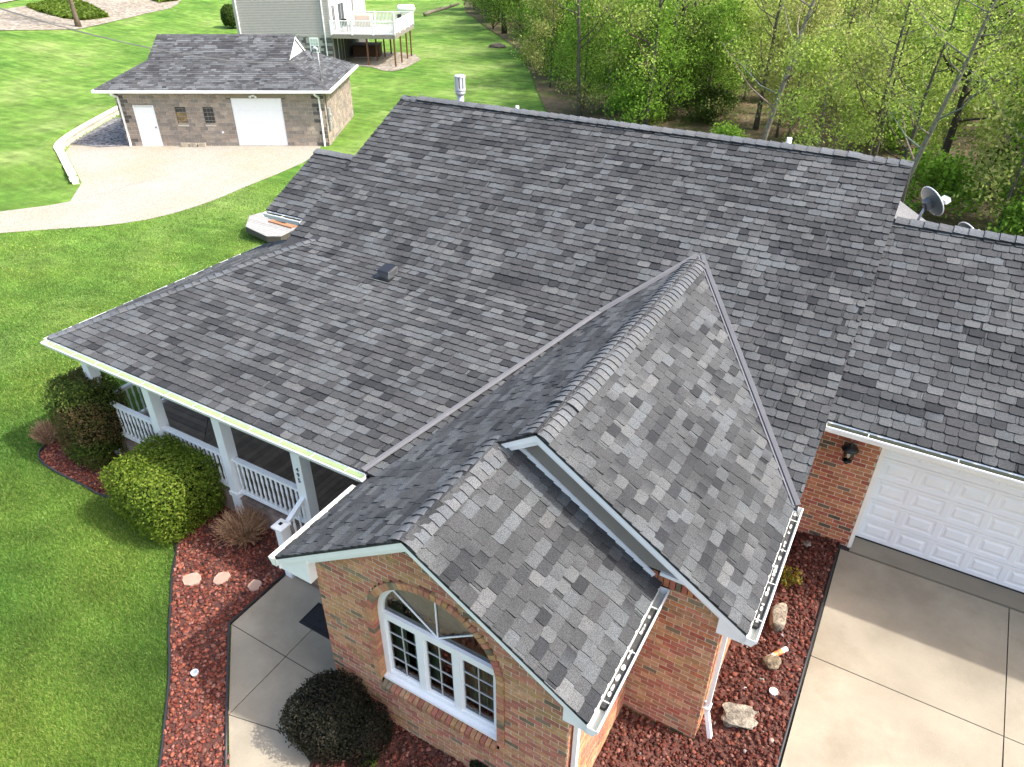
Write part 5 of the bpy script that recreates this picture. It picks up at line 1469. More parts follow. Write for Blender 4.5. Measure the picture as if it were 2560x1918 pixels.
# octagonal platform beside the side wing
oc = [Z1(*p) for p in [(1507, 1390), (1530, 1325), (1632, 1298), (1760, 1310), (1850, 1350), (1835, 1395), (1720, 1450), (1635, 1450)]]
oz = 0.02
op = [onz(p, oz) for p in oc]
plat = thing('octagonal_platform', 'pale weathered octagonal board platform on the lawn behind the porch', 'platform', op[0])
O0 = op[0]
octp = [tuple((p - O0)[:2]) for p in op]
if area2(octp) < 0: octp = octp[::-1]
MB().prism([(a, b, -0.02) for a, b in octp], (0, 0, -0.20), (0.25, 0.22, 0.2)).build('skirt', M['greywood'], plat)
rng = random.Random(3)
yy = min(p[1] for p in octp)
while yy < max(p[1] for p in octp):
    q = clip_convex([(-9, yy + 0.004), (9, yy + 0.004), (9, yy + 0.136), (-9, yy + 0.136)], octp)
    if len(q) >= 3: MB().prism([(a, b, -0.025) for a, b in q], (0, 0, 0.028), (lambda t: (t, t, t))(rng.uniform(.9, 1.15))).build('platform_board', M['greywood'], plat)
    yy += 0.14
bp = onz(Z1(1740, 1368), 0.06)
brd = thing('brown_board', 'short brown plank with a knob lying on the pale platform', 'board', (bp[0], bp[1], 0.023), rz=-0.05)
MB().bb(-0.62, 0.62, -0.19, 0.19, 0, 0.05, (1.6, 1.5, 1.4)).build('plank', M['brownwood'], brd)
MB().lathe([(0.05, 0.05), (0.05, 0.08), (0.02, 0.09), (0.02, 0.16), (0.045, 0.18), (0.0, 0.21)], 10, (0.1, 0, 0), caps=False).build('knob', M['black_metal'], brd, True)
MB().bb(-0.35, 0.1, -0.03, 0.03, 0.05, 0.09, (0.5, 0.5, 0.5)).build('cleat', M['brownwood'], brd)
# ================================================================== DETACHED BLOCK GARAGE (built in its own frame: x along the front, y to the back)
SRZ = math.radians(30.65)
shed = thing('block_garage', 'detached block garage with dark shingle roof and white overhead door', 'garage', tuple(SHL), rz=SRZ)
SW, SD, SWH = 10.78, 7.15, 2.78
BLT = [tuple(v * 1.15 for v in c) for c in [(0.255, 0.205, 0.165), (0.235, 0.195, 0.160), (0.28, 0.225, 0.18), (0.215, 0.185, 0.155), (0.25, 0.21, 0.175), (0.20, 0.175, 0.15), (0.30, 0.25, 0.20)]]
DKB = [(0.085, 0.075, 0.068), (0.10, 0.09, 0.08), (0.12, 0.105, 0.095)]
def sh_open(z):
    r = []
    if z < 2.07: r.append((0.79, 1.86))
    if 1.10 < z < 1.93: r += [(2.95, 3.49), (4.40, 4.93)]
    if z < 2.43: r.append((5.93, 8.57))
    elif z < 2.72: r.append((5.72, 8.79))
    return r
SBL = []
def block_wall(O, U, W, Hh, opening=None, side=False):
    rng = random.Random(int(W * 10)); O = np.asarray(O, float); U = unit(U); N = np.cross(U, (0, 0, 1.0)); Zv = np.array([0, 0, 1.0])
    mm = MB(); out = []; k = 0; z = 0.0; ch = Hh / 14; bl = 0.405
    while z < Hh - 0.01:
        cut = sorted(opening(z + ch / 2)) if opening else []
        ivs = []; u = 0.0
        for a, b in cut: ivs.append((u, a)); u = b
        ivs.append((u, W))
        for a, b in ivs:
            if b - a < 0.02: continue
            mm.add([O + U * a + Zv * z, O + U * b + Zv * z, O + U * b + Zv * (z + ch), O + U * a + Zv * (z + ch)], [(0, 1, 2, 3)])
            u = -(bl / 2 if k % 2 else 0)
            while u < b:
                u0, u1 = max(u + 0.011, a), min(u + bl - 0.011, b); u += bl
                if u1 - u0 < 0.03: continue
                edge = (u0 < 0.3 or u1 > W - 0.3) and not side
                t = rng.choice(DKB if (edge and rng.random() < 0.6) else BLT); g = rng.uniform(0.88, 1.12)
                if z < 0.85: g *= 1.08
                d = 0.012 + rng.uniform(0, 0.012)
                q = [(u0, z + 0.010), (u1, z + 0.010), (u1, z + ch - 0.010), (u0, z + ch - 0.010)]
                top = [O + U * s + Zv * w + N * (d + rng.uniform(-0.004, 0.004)) for s, w in q]; bot = [O + U * s + Zv * w - N * 0.003 for s, w in q]
                out.append((u1 - u0, top + bot, [(0, 1, 2, 3)] + [(4 + i, 4 + (i + 1) % 4, (i + 1) % 4, i) for i in range(4)], [tuple(c * g for c in t)] * 8))
        z += ch; k += 1
    w = mm.build('block_wall', M['blockmortar'], shed)
    SBL.append((w, out))
block_wall((0, 0, 0), (1, 0, 0), SW, SWH, sh_open)
block_wall((SW, 0, 0), (0, 1, 0), SD, SWH, side=True)
block_wall((0, SD, 0), (0, -1, 0), SD, SWH, side=True)
cnt = 0
for i, (w, ts) in enumerate(SBL):
    rest = MB()
    for (_, v, f, c) in ts:
        if cnt < 300 and i == 0 or (cnt < 300 and i == 1): MB().add(v, f, c).build('block', M['block'], w); cnt += 1
        else: rest.add(v, f, c)
    if rest.v: tag(rest.build('blocks', M['block'], w), kind='stuff')
bw_ = MB(); bw_.bb(0.02, SW - 0.02, SD - 0.1, SD, 0, SWH, (0.24, 0.2, 0.17)); bw_.build('rear_wall', M['block'], shed)
MB().bb(5.72, 8.79, -0.022, 0.1, 2.43, 2.72, (0.85, 0.85, 0.85)).build('lintel', M['concrete'], shed)
# doors and glass-block windows
d = MB(); d.bb(0.84, 1.81, 0.0, 0.04, 0.06, 2.02); dr = d.build('entry_door', M['vinyl'], shed)
d = MB(); d.bb(0.79, 0.84, -0.035, 0.06, 0.0, 2.07); d.bb(1.81, 1.86, -0.035, 0.06, 0.0, 2.07); d.bb(0.84, 1.81, -0.035, 0.06, 2.02, 2.07); d.bb(0.79, 1.86, -0.06, 0.06, -0.02, 0.055); d.build('door_frame', M['white'], dr)
MB().lathe([(0.02, 0), (0.02, 0.03), (0.035, 0.05), (0.03, 0.08)], 10, (1.73, 0, 0.97), axis=(0, -1, 0)).build('door_knob', M['black_metal'], dr, True)
d = MB(); d.bb(5.93, 8.57, 0.03, 0.07, 0.02, 2.43)
gdr = d.build('overhead_door', M['vinyl'], shed)
for r_ in range(4):
    MB().bb(5.95, 8.55, 0.018, 0.03, 0.03 + 0.6 * r_, 0.62 + 0.6 * r_).build('door_section', M['vinyl'], gdr)
for wi, (x0, x1, cc) in enumerate(((2.95, 3.49, (0.20, 0.135, 0.055)), (4.40, 4.93, (0.035, 0.033, 0.03)))):
    w = MB(); w.bb(x0, x1, 0.05, 0.08, 1.10, 1.93, (0.36, 0.33, 0.29))
    g = w.build('glass_block_window', M['blockmortar'], shed); g['label'] = ['window of amber glass blocks', 'window of dark glass blocks'][wi]
    for a in range(3):
        for b in range(4):
            c = cc if not (wi == 0 and b == 3) else (0.045, 0.04, 0.035); t = random.Random(a * 7 + b + wi).uniform(0.8, 1.3)
            p = MB(); xa = x0 + (x1 - x0) * a / 3; za = 1.10 + 0.83 * b / 4
            p.bb(xa + 0.012, xa + (x1 - x0) / 3 - 0.012, 0.02, 0.05, za + 0.014, za + 0.2075 - 0.014, tuple(v * t for v in c)); p.build('glass_block', M['print'], g)
    MB().bb(x0 - 0.02, x1 + 0.02, -0.05, 0.05, 1.03, 1.10, (0.9, 0.88, 0.85)).build('sill', M['capblock'], g)
# roof: front slope, hip skirts and gablets
EZ, RZ_, OV = 2.90, 4.99, 0.42
GX0, GX1 = 1.40, 8.82; HY = 1.62
pit = (RZ_ - EZ) / (SD / 2 + OV)
zs = lambda y: EZ + pit * (y + OV)
cS, sS = 1 / math.hypot(1, pit), pit / math.hypot(1, pit)
SH_T = [(0.040, 0.041, 0.045), (0.050, 0.050, 0.053), (0.062, 0.062, 0.064), (0.075, 0.075, 0.077), (0.10, 0.105, 0.11), (0.12, 0.125, 0.13)]
ex0, ex1 = -OV - 0.33, SW + OV
hL = (HY + OV) / cS; rL = (SD / 2 + OV) / cS
POOL0 = len(ALL_TABS)
front_poly = [(0, 0), (ex1 - ex0, 0), (GX1 + 0.03 - ex0, hL), (GX1 + 0.03 - ex0, rL), (GX0 - 0.03 - ex0, rL), (GX0 - 0.03 - ex0, hL)]
low = [(0, 0), (ex1 - ex0, 0), (GX1 + 0.03 - ex0, hL), (GX0 - 0.03 - ex0, hL)]; upp = [(GX0 - 0.03 - ex0, hL), (GX1 + 0.03 - ex0, hL), (GX1 + 0.03 - ex0, rL), (GX0 - 0.03 - ex0, rL)]
slope('roof_slope', (ex0, -OV, EZ), (1, 0, 0), (0, cS, sS), low, 31, parent=shed, tones=SH_T, wmin=0.14, wmax=0.36, label='front slope of the block garage roof')
slope('roof_slope', (ex0, -OV, EZ), (1, 0, 0), (0, cS, sS), upp, 32, parent=shed, tones=SH_T, wmin=0.14, wmax=0.36, label='upper front slope of the block garage roof')
skp = (zs(HY) - EZ) / (ex1 - GX1); cK, sK = 1 / math.hypot(1, skp), skp / math.hypot(1, skp); kL = (ex1 - GX1) / cK
slope('roof_slope', (ex1, -OV, EZ), (0, 1, 0), (-cK, 0, sK), [(0, 0), (SD + 2 * OV, 0), (SD + OV - HY, kL), (HY + OV, kL)], 33, parent=shed, tones=SH_T, wmin=0.2, wmax=0.36, label='hip skirt under the white gablet')
pool = ALL_TABS[POOL0:]
finish_tabs(300, pool)
bk = MB(); yb2 = SD + OV
bk.prism([(ex0, yb2, EZ), (ex1, yb2, EZ), (GX1, SD - HY, zs(HY)), (GX0, SD - HY, zs(HY))], (0, 0, -0.05), (0.06, 0.06, 0.06)); bk.prism([(GX0, SD - HY, zs(HY)), (GX1, SD - HY, zs(HY)), (GX1, SD / 2, RZ_), (GX0, SD / 2, RZ_)], (0, 0, -0.05), (0.06, 0.06, 0.06))
bk.prism([(ex0, -OV, EZ), (ex0, yb2, EZ), (GX0, SD - HY, zs(HY)), (GX0, HY, zs(HY))], (0, 0, -0.05), (0.06, 0.06, 0.06))
bk.build('rear_roof_slope', M['shingle'], shed)
for gx, sg in ((GX1, 1), (GX0, -1)):
    g = MB(); g.prism([(gx - 0.12 * sg, HY, zs(HY)), (gx - 0.12 * sg, SD - HY, zs(HY)), (gx - 0.12 * sg, SD / 2, RZ_ - 0.06)], (0.04 * sg, 0, 0))
    for a, b in (((gx - 0.02 * sg, HY - 0.1, zs(HY - 0.1) - 0.10), (gx - 0.02 * sg, SD / 2, RZ_ - 0.10)), ((gx - 0.02 * sg, SD - HY + 0.1, zs(HY - 0.1) - 0.10), (gx - 0.02 * sg, SD / 2, RZ_ - 0.10))): g.bar(a, b, 0.03, 0.14, up=(0, 0, 1))
    g.build('gablet', M['vinyl'], shed)
def scap(p, q, a, b, n):
    mb = MB(); p = np.asarray(p, float); q = np.asarray(q, float); a = unit(a); b = unit(b); d = unit(q - p); L = np.linalg.norm(q - p)
    for i in range(n):
        g = random.Random(i).uniform(0.055, 0.09); c0 = p + d * L * i / n; c1 = p + d * (L * (i + 1) / n + 0.02)
        for s in (a, b): mb.add([c0 + (0, 0, 0.035), c1 + (0, 0, 0.025), c1 + s * 0.15 + (0, 0, 0.022), c0 + s * 0.15 + (0, 0, 0.032)], [(0, 1, 2, 3)], (g, g, g * 1.04))
    mb.build('ridge_cap', M['shingle'], shed)
scap((GX0, SD / 2, RZ_), (GX1, SD / 2, RZ_), (0, -cS, -sS), (0, cS, -sS), 30)
hd = unit((GX1 - ex1, HY + OV, zs(HY) - EZ)); t1 = np.cross(hd, (0, -sS, cS)); t1 = t1 if t1[0] < 0 else -t1; t2 = np.cross(hd, (sK, 0, cK)); t2 = t2 if t2[1] > 0 else -t2
scap((ex1, -OV, EZ), (GX1, HY, zs(HY)), t1, t2, 14)
hd = unit((GX0 - ex0, HY + OV, zs(HY) - EZ)); t1 = np.cross(hd, (0, -sS, cS)); t1 = t1 if t1[0] > 0 else -t1; t2 = unit((-0.6, 0.6, -0.1))
scap((ex0, -OV, EZ), (GX0, HY, zs(HY)), t1, t2, 14)
def sgut(p, q, out):
    mb = MB(); p = np.asarray(p, float); q = np.asarray(q, float); out = np.asarray(out, float)
    mb.bar(p + out * 0.06 + (0, 0, -0.075), q + out * 0.06 + (0, 0, -0.075), 0.12, 0.12, col=(0.93, 0.93, 0.91)); mb.bar(p + out * 0.115 + (0, 0, -0.01), q + out * 0.115 + (0, 0, -0.01), 0.015, 0.02)
    mb.build('gutter', M['white'], shed)
sgut((ex0 - 0.1, -OV, EZ), (ex1 + 0.12, -OV, EZ), (0, -1, 0)); sgut((ex1, -OV, EZ), (ex1, SD + OV, EZ), (1, 0, 0)); sgut((ex0, -OV, EZ), (ex0, SD + OV, EZ), (-1, 0, 0))
sfm = MB(); sfm.bb(ex0, ex1, -OV, SD + OV, EZ - 0.17, EZ - 0.15); sfm.build('soffit', M['vinyl'], shed)
for x in (0.06, 10.45):
    spout([(x, -OV - 0.05, EZ - 0.15), (x + 0.02, -OV - 0.02, EZ - 0.24), (x + 0.1, -0.06, EZ - 0.42), (x + 0.1, -0.06, 0.25), (x + 0.1, -0.10, 0.0)], par=shed, w=0.09, t=0.07)
fl = MB(); fl.box((7.17, -0.06, 2.56), (0.06, 0.05, 0.04)); fl.lathe([(0.03, 0), (0.06, 0.12)], 10, (7.08, -0.10, 2.56), axis=(-0.6, -0.6, -0.5)); fl.lathe([(0.03, 0), (0.06, 0.12)], 10, (7.26, -0.10, 2.56), axis=(0.6, -0.6, -0.5)); fl.build('flood_light', M['vinyl'], shed)
mt = MB(); mt.bb(SW + 0.01, SW + 0.14, 0.35, 0.62, 1.25, 1.85); mt.bb(SW + 0.01, SW + 0.12, 0.40, 0.60, 0.75, 1.15); mt.lathe([(0.08, 0), (0.08, 0.06)], 12, (SW + 0.13, 0.48, 1.5), axis=(1, 0, 0)); mt.build('electric_meter', M['metal_grey'], shed)
MB().tube([(SW + 0.05, 0.28, 2.75), (SW + 0.05, 0.30, 0.7)], 0.025, 8, (0.3, 0.3, 0.3)).build('conduit', M['metal_grey'], shed)
MB().bb(3.43, 3.48, -0.012, -0.008, 0.70, 0.97, (0.20, 0.05, 0.02)).build('rust_stain', M['print'], shed)
MB().box((5.22, -0.05, 0.72), (0.05, 0.04, 0.045)).build('outlet_box', M['vinyl'], shed)
# service mast and cable
SM = np.array([10.0, 0.35, 0.0])
MXL = 10.62; mz = EZ + skp * (ex1 - MXL)
mast = thing('service_mast', 'steel service mast with curled weatherhead on the hip skirt of the block garage', 'mast', tuple(SHL + SE1 * MXL + SE2 * 0.75 + np.array([0, 0, mz])), rz=SRZ)
MB().tube([(0, 0, -0.2), (0, 0, 1.42)], 0.03, 10, (0.7, 0.7, 0.7)).build('pipe', M['metal_grey'], mast, True)
MB().tube([(0, 0, 1.40), (-0.03, 0, 1.53), (-0.14, 0, 1.58), (-0.24, 0, 1.50)], [0.035, 0.06, 0.06, 0.04], 10, (1.5, 1.5, 1.5)).build('weatherhead', M['metal_grey'], mast, True)
MB().lathe([(0.13, -0.03), (0.10, 0.03), (0.04, 0.09)], 12, (0, 0, 0), (0.15, 0.15, 0.15)).build('flashing_boot', M['metal_grey'], mast)
cb = MB()
for k in range(3):
    cb.tube([(-0.24, 0.02 * k, 1.50), (-0.30 - 0.05 * k, 0.05 * k, 1.25), (-0.26, 0.06 * k, 1.05), (-0.45 - 0.08 * k, 0.05, 0.90), (-0.58, 0, 1.02), (-0.50, 0, 1.15 - 0.05 * k), (-0.35, 0, 1.0), (0, 0, 0.95)], 0.014, 6)
cb.build('drip_loop', M['wire'], mast, True)
w0 = SHL + SE1 * MXL + SE2 * 0.75 + np.array([0, 0, mz + 0.95])
w1 = CAM + unit(ray(Z1(120, -20))) * 29.0
cbl = MB(); N_ = 40
w2 = w0 + (w1 - w0) * 1.25
pts = [w0 + (w2 - w0) * (i / N_) - np.array([0, 0, 1.0]) * 0.85 * 4 * (i / N_) * (1 - i / N_) for i in range(N_ + 1)]
cbl.tube(pts, 0.015, 6); cbl.tube([p + (0.02 * math.cos(i * 1.3), 0.02 * math.sin(i * 1.3), 0.028) for i, p in enumerate(pts)], 0.006, 5)
tag(cbl.build('overhead_cable', M['wire'], None, True), 'twisted overhead service cable running to the mast on the block garage', 'cable')
# three loose blocks by the wall
for i, x in enumerate((3.12, 3.56, 4.02)):
    c = SHL + SE1 * x + SE2 * (-0.19) + np.array([0, 0, 0.012])
    o = MB(); 
    for a, b in ((-0.19, -0.15), (-0.02, 0.02), (0.15, 0.19)): o.bb(a, b, -0.095, 0.095, 0, 0.19, (0.36, 0.32, 0.25))
    o.bb(-0.15, 0.15, -0.095, -0.06, 0, 0.19, (0.40, 0.34, 0.26)); o.bb(-0.15, 0.15, 0.06, 0.095, 0, 0.19, (0.36, 0.32, 0.25))
    t = o.build('concrete_block', M['block']); t.location = tuple(c); t.rotation_euler = (0, 0, SRZ + (0.04, -0.06, 0.02)[i])
    tag(t, 'loose concrete block set on the gravel under the glass block windows', 'concrete block', 'loose blocks by the garage wall')

# retaining wall: courses of blocks with cap stones
rwall = thing('retaining_wall', 'curved pale block retaining wall holding the lawn beside the gravel yard', 'retaining wall', (0, 0, 0))
rw = smooth_path([(a, b) for a, b in RWALL], 10)
cum = [0.0]
for a, b in zip(rw[:-1], rw[1:]): cum.append(cum[-1] + float(np.linalg.norm(b - a)))
def rw_at(s):
    s = min(max(s, 0), cum[-1]); i = max(0, int(np.searchsorted(cum, s)) - 1); i = min(i, len(rw) - 2)
    f = (s - cum[i]) / (cum[i + 1] - cum[i]); p = rw[i] * (1 - f) + rw[i + 1] * f; d = unit(rw[i + 1] - rw[i])
    return p, d
s = 0.0; rng = random.Random(12); kk = 0
BLM = {}
while s < cum[-1] - 0.1:
    L = 0.42
    p, d = rw_at(s + L / 2); n = np.array([d[1], -d[0]])      # towards uphill side
    if n[0] > 0 and n[1] > 0: pass
    up = np.array([-d[1], d[0]]); up = n if rw_dist(np.array(p[0] + n[0] * .3), np.array(p[1] + n[1] * .3)) > 0 else -n
    W3 = lambda q, z: SHL + SE1 * q[0] + SE2 * q[1] + np.array([0, 0, z])
    X3 = SE1 * d[0] + SE2 * d[1]; Y3 = SE1 * up[0] + SE2 * up[1]
    end = cum[-1] - s
    for r in range(2):
        if end < 0.5 and r == 1: continue
        off = 0.5 * L * (r % 2)
        g = rng.uniform(0.8, 1.1)
        MB().box(W3(p, 0.07 + 0.15 * r) + Y3 * (0.15 + 0.02 * r) + X3 * off * 0.0, (L / 2 - 0.006, 0.14, 0.073), (g, g * 0.97, g * 0.92), X=X3, Y=Y3).build('wall_block', M['capblock'], rwall)
    zc = 0.345 if end >= 0.5 else 0.19
    g = rng.uniform(1.0, 1.15)
    MB().box(W3(p, zc) + Y3 * 0.17, (L / 2 - 0.004, 0.18, 0.045), (g, g, g * 0.98), X=X3, Y=Y3).build('cap_stone', M['capblock'], rwall)
    s += L
# ================================================================== NEIGHBOURING HOUSE
FR = np.array([-45.41, 33.99, SHZ]); FA = math.radians(25.0)
FE1 = np.array([math.cos(FA), math.sin(FA), 0]); FE2 = np.array([-math.sin(FA), math.cos(FA), 0])
far = thing('neighbour_house', 'grey sided house on a stone basement with white rear deck', 'house', tuple(FR), rz=FA)
mb = MB(); mb.bb(-8.0, 0.0, 0.02, 11.0, -0.3, 8.0, (1, 1, 1)); mb.build('body', M['siding'], far)
z = 2.28
lp = MB()
while z < 8.0:
    lp.add([(-7.85, -0.030, z + 0.025), (-0.12, -0.030, z + 0.025), (-0.12, -0.004, z + 0.118), (-7.85, -0.004, z + 0.118)], [(0, 1, 2, 3)], (0.95, 0.95, 0.95)); lp.add([(-7.85, -0.002, z), (-0.12, -0.002, z), (-0.12, -0.030, z + 0.025), (-7.85, -0.030, z + 0.025)], [(0, 1, 2, 3)], (0.45, 0.45, 0.45))  # strip under each lap darkened in the colour as its shadow line
    lp.add([(0.022, 0.12, z), (0.022, 10.9, z), (0.004, 10.9, z + 0.115), (0.004, 0.12, z + 0.115)], [(0, 1, 2, 3)], (1.5, 1.5, 1.5))  # side wall laps coloured brighter than the front, as if sunlit
    z += 0.118
tag(lp.build('siding', M['siding'], far), kind='stuff')
cn = MB(); cn.bb(-8.02, -7.85, -0.03, 0.1, 2.2, 8); cn.bb(-0.12, 0.03, -0.03, 0.12, 2.2, 8); cn.bb(-8, 0.02, -0.028, 0, 2.18, 2.28); cn.build('corner_trim', M['siding'], far)
for x in (-7.75, -0.55): spout([(x, -0.08, 8), (x, -0.08, 0.1)], par=far, w=0.09, t=0.07)
sb = MB(); rng = random.Random(8); z = -0.3
while z < 2.15:
    x = -8.0 - rng.random() * 0.3
    while x < 0:
        w = rng.choice((0.2, 0.4, 0.4)); x0, x1 = max(x, -8), min(x + w, 0)
        if x1 - x0 > 0.03 and not (x1 > -1.98 and x0 < -1.15 and 0.85 < z < 2.12):
            dk_ = rng.random() < (0.75 if (abs(x + 2.2) < 0.35 or abs(x + 0.85) < 0.35 or x > -0.5) else 0.08)
            g = rng.uniform(0.085, 0.13) if dk_ else rng.uniform(0.25, 0.32)
            sb.bb(x0 + 0.006, x1 - 0.006, -0.02 - rng.uniform(0, 0.015), 0.02, z + 0.006, z + 0.194, (g, g * 0.98, g * 0.95))
        x += w
    z += 0.2
tag(sb.build('stone_basement', M['block'], far), kind='stuff')
wn = MB(); wn.bb(-1.95, -1.18, -0.04, 0.0, 0.95, 2.12); wf_ = wn.build('window', M['vinyl'], far)
for k in range(2):
    MB().bb(-1.87, -1.26, -0.045, -0.03, 1.02 + 0.52 * k, 1.48 + 0.53 * k, ((0.10, 0.13, 0.12), (0.42, 0.50, 0.46))[k]).build('pane', M['print'], wf_)
    m = MB()
    for i in (1, 2): m.bb(-1.87 + 0.203 * i - 0.01, -1.87 + 0.203 * i + 0.01, -0.05, -0.044, 1.02 + 0.52 * k, 1.48 + 0.53 * k)
    m.bb(-1.87, -1.26, -0.05, -0.044, 1.24 + 0.52 * k, 1.26 + 0.52 * k); m.build('muntin', M['vinyl'], wf_)
# side wall doors facing the deck, basement opening
for (y0, y1, z0, z1, nm) in ((0.5, 1.3, 2.5, 4.5, 'window'), (2.2, 3.9, 2.45, 4.5, 'sliding_door'), (6.3, 6.9, 3.4, 4.6, 'window')):
    f = MB(); f.bb(0.0, 0.06, y0, y1, z0, z1); f = f.build(nm, M['vinyl'], far)
    for k in range(2):
        yy0 = y0 + 0.07 + (y1 - y0 - 0.07) / 2 * k; MB().bb(0.055, 0.068, yy0, yy0 + (y1 - y0 - 0.07) / 2 - 0.07, z0 + 0.08, z1 - 0.08, (0.05, 0.06, 0.065)).build('pane', M['print'], f)
bs_ = MB(); bs_.bb(-0.02, 0.03, 0.3, 10.8, -0.2, 2.2, (0.13, 0.125, 0.12)); bs_.build('basement_side', M['block'], far)
bs_ = MB(); bs_.bb(0.03, 0.06, 1.2, 2.9, 0.0, 2.05); bd_ = bs_.build('patio_door', M['vinyl'], far)
for k in range(2): MB().bb(0.055, 0.07, 1.28 + 0.8 * k, 1.98 + 0.8 * k, 0.08, 1.97, (0.10, 0.11, 0.10)).build('pane', M['print'], bd_)
# deck on posts
deck = thing('raised_deck', 'white railed deck on brown posts beside the grey sided house', 'deck', tuple(FR), rz=FA)
DZ_ = 2.41; DX, DY0, DY1 = 5.35, -0.3, 7.2
f = MB(); f.bb(0.05, DX, DY0, DY1, DZ_ - 0.05, DZ_, (1.1, 1.1, 1.1)); f.bb(0.05, DX + 0.02, DY0 - 0.04, DY0, DZ_ - 0.30, DZ_, (0.75, 0.70, 0.62)); f.bb(DX, DX + 0.04, DY0, DY1, DZ_ - 0.30, DZ_, (0.75, 0.70, 0.62)); f.build('deck_frame', M['greywood'], deck)
rails = [((0.1, DY0), (DX, DY0)), ((DX, DY0), (DX, DY1)), ((DX, DY1), (0.1, DY1))]
for a, b in rails:
    a = np.array([*a, 0.0]); b = np.array([*b, 0.0]); m = MB(); up = np.array([0, 0, 1.0])
    m.bar(a + up * (DZ_ + 1.0), b + up * (DZ_ + 1.0), 0.12, 0.05); m.bar(a + up * (DZ_ + 0.12), b + up * (DZ_ + 0.12), 0.06, 0.05)
    n = int(np.linalg.norm(b - a) / 1.75)
    for i in range(n + 1): c = a + (b - a) * i / n; m.box(c + up * (DZ_ + 0.5), (0.06, 0.06, 0.55))
    r = m.build('railing', M['vinyl'], deck)
    n = int(np.linalg.norm(b - a) / 0.125)
    bl_ = MB()
    for i in range(n): c = a + (b - a) * (i + 0.5) / n; bl_.box(c + up * (DZ_ + 0.56), (0.022, 0.022, 0.42))
    bl_.build('balusters', M['vinyl'], r)
for x, y in ((DX - 0.1, -0.2), (DX - 0.05, 1.9), (DX - 0.02, 4.0), (DX, 5.6), (2.9, 0.0), (3.05, 2.3), (3.2, 4.4), (3.3, 6.4)):
    m = MB(); m.box((x, y, DZ_ / 2 - 0.15), (0.06, 0.06, DZ_ / 2 - 0.15), (0.75, 0.7, 0.65)); 
    m.build('post', M['brownwood'], deck)
tb_ = thing('hot_tub', 'dark brown covered hot tub under the raised deck', 'hot tub', tuple(FR + FE1 * 1.45 + FE2 * 5.2), rz=FA + 0.1)
MB().bb(-1.15, 1.15, -1.05, 1.05, 0.0, 0.92, (0.35, 0.3, 0.3)).build('cabinet', M['brownwood'], tb_, bevel=0.05); MB().bb(-1.18, 1.18, -1.08, 1.08, 0.92, 1.02, (0.25, 0.22, 0.22)).build('cover', M['brownwood'], tb_, bevel=0.03)
MB().bb(-1.12, 1.12, -1.06, -1.05, 0.02, 0.07, (2, 2, 2)).build('base_rail', M['metal_grey'], tb_)
fl2 = lambda a, b: tuple((FR + FE1 * a + FE2 * b)[:2])
po = drape('patio', [fl2(0, -0.4), fl2(0.5, 0.2), fl2(3.3, -0.6), fl2(4.3, 7.4), fl2(0, 7.4)], M['concrete'], 0.05, 2.0, 0.05); tag(po, 'concrete patio under the raised deck', 'patio', kind='structure')
po = drape('deck_gravel', [fl2(3.3, -0.6), fl2(4.6, -2.2), fl2(5.6, -2.4), fl2(6.2, -0.6), fl2(6.6, 3.6), fl2(5.5, 6.5), fl2(4.3, 7.0)], M['bedgravel'], 0.03, 2.0); tag(po, 'tan gravel bed beside the patio under the deck', 'gravel', kind='structure')
p = gpt((560 + 1408 / 4.424, 780 / 4.424)); o = MB().lathe([(0.10, 0), (0.10, 0.42), (0.08, 0.45)], 10).build('white_pipe', M['vinyl'], None, True); o.location = tuple(p); tag(o, 'short white pipe standing in the lawn near the patio', 'pipe')
# furniture on the deck, small in the view
gr = thing('barbecue_grill', 'covered light tan grill against the pale house wall on the deck', 'grill', tuple(FR + FE1 * 1.3 + FE2 * 5.4 + np.array([0, 0, DZ_])), rz=FA)
MB().bb(-0.75, 0.75, -0.4, 0.4, 0, 1.0, (0.55, 0.46, 0.38)).build('cover', M['print'], gr, bevel=0.12)
for (a, b, nm, lab) in ((0.8, 1.6, 'deck_chair', 'dark metal chair beside the sliding door on the deck'), (4.2, 6.0, 'deck_chair', 'dark metal chair at the far rail of the deck')):
    c = thing(nm, lab, 'chair', tuple(FR + FE1 * a + FE2 * b + np.array([0, 0, DZ_])), rz=FA + a)
    MB().bb(-0.25, 0.25, -0.25, 0.25, 0.40, 0.45).build('seat', M['black_metal'], c); MB().bb(-0.25, 0.25, 0.22, 0.26, 0.45, 0.95).build('backrest', M['black_metal'], c)
    for sx in (-0.22, 0.22):
        for sy in (-0.22, 0.22): MB().bb(sx - 0.015, sx + 0.015, sy - 0.015, sy + 0.015, 0, 0.40).build('leg', M['black_metal'], c)
tk = gpt((1016, 38)); tnk = thing('propane_tank', 'white propane tank on the lawn behind the deck', 'tank', tk, rz=0.6)
MB().tube([(-1.2, 0, 0.75), (-1.1, 0, 0.75), (-0.9, 0, 0.75), (0.9, 0, 0.75), (1.1, 0, 0.75), (1.2, 0, 0.75)], [0.1, 0.36, 0.5, 0.5, 0.36, 0.1], 16).build('vessel', M['vinyl'], tnk, True)
for sx in (-0.7, 0.7): MB().bb(sx - 0.1, sx + 0.1, -0.35, 0.35, 0, 0.4).build('foot', M['capblock'], tnk)

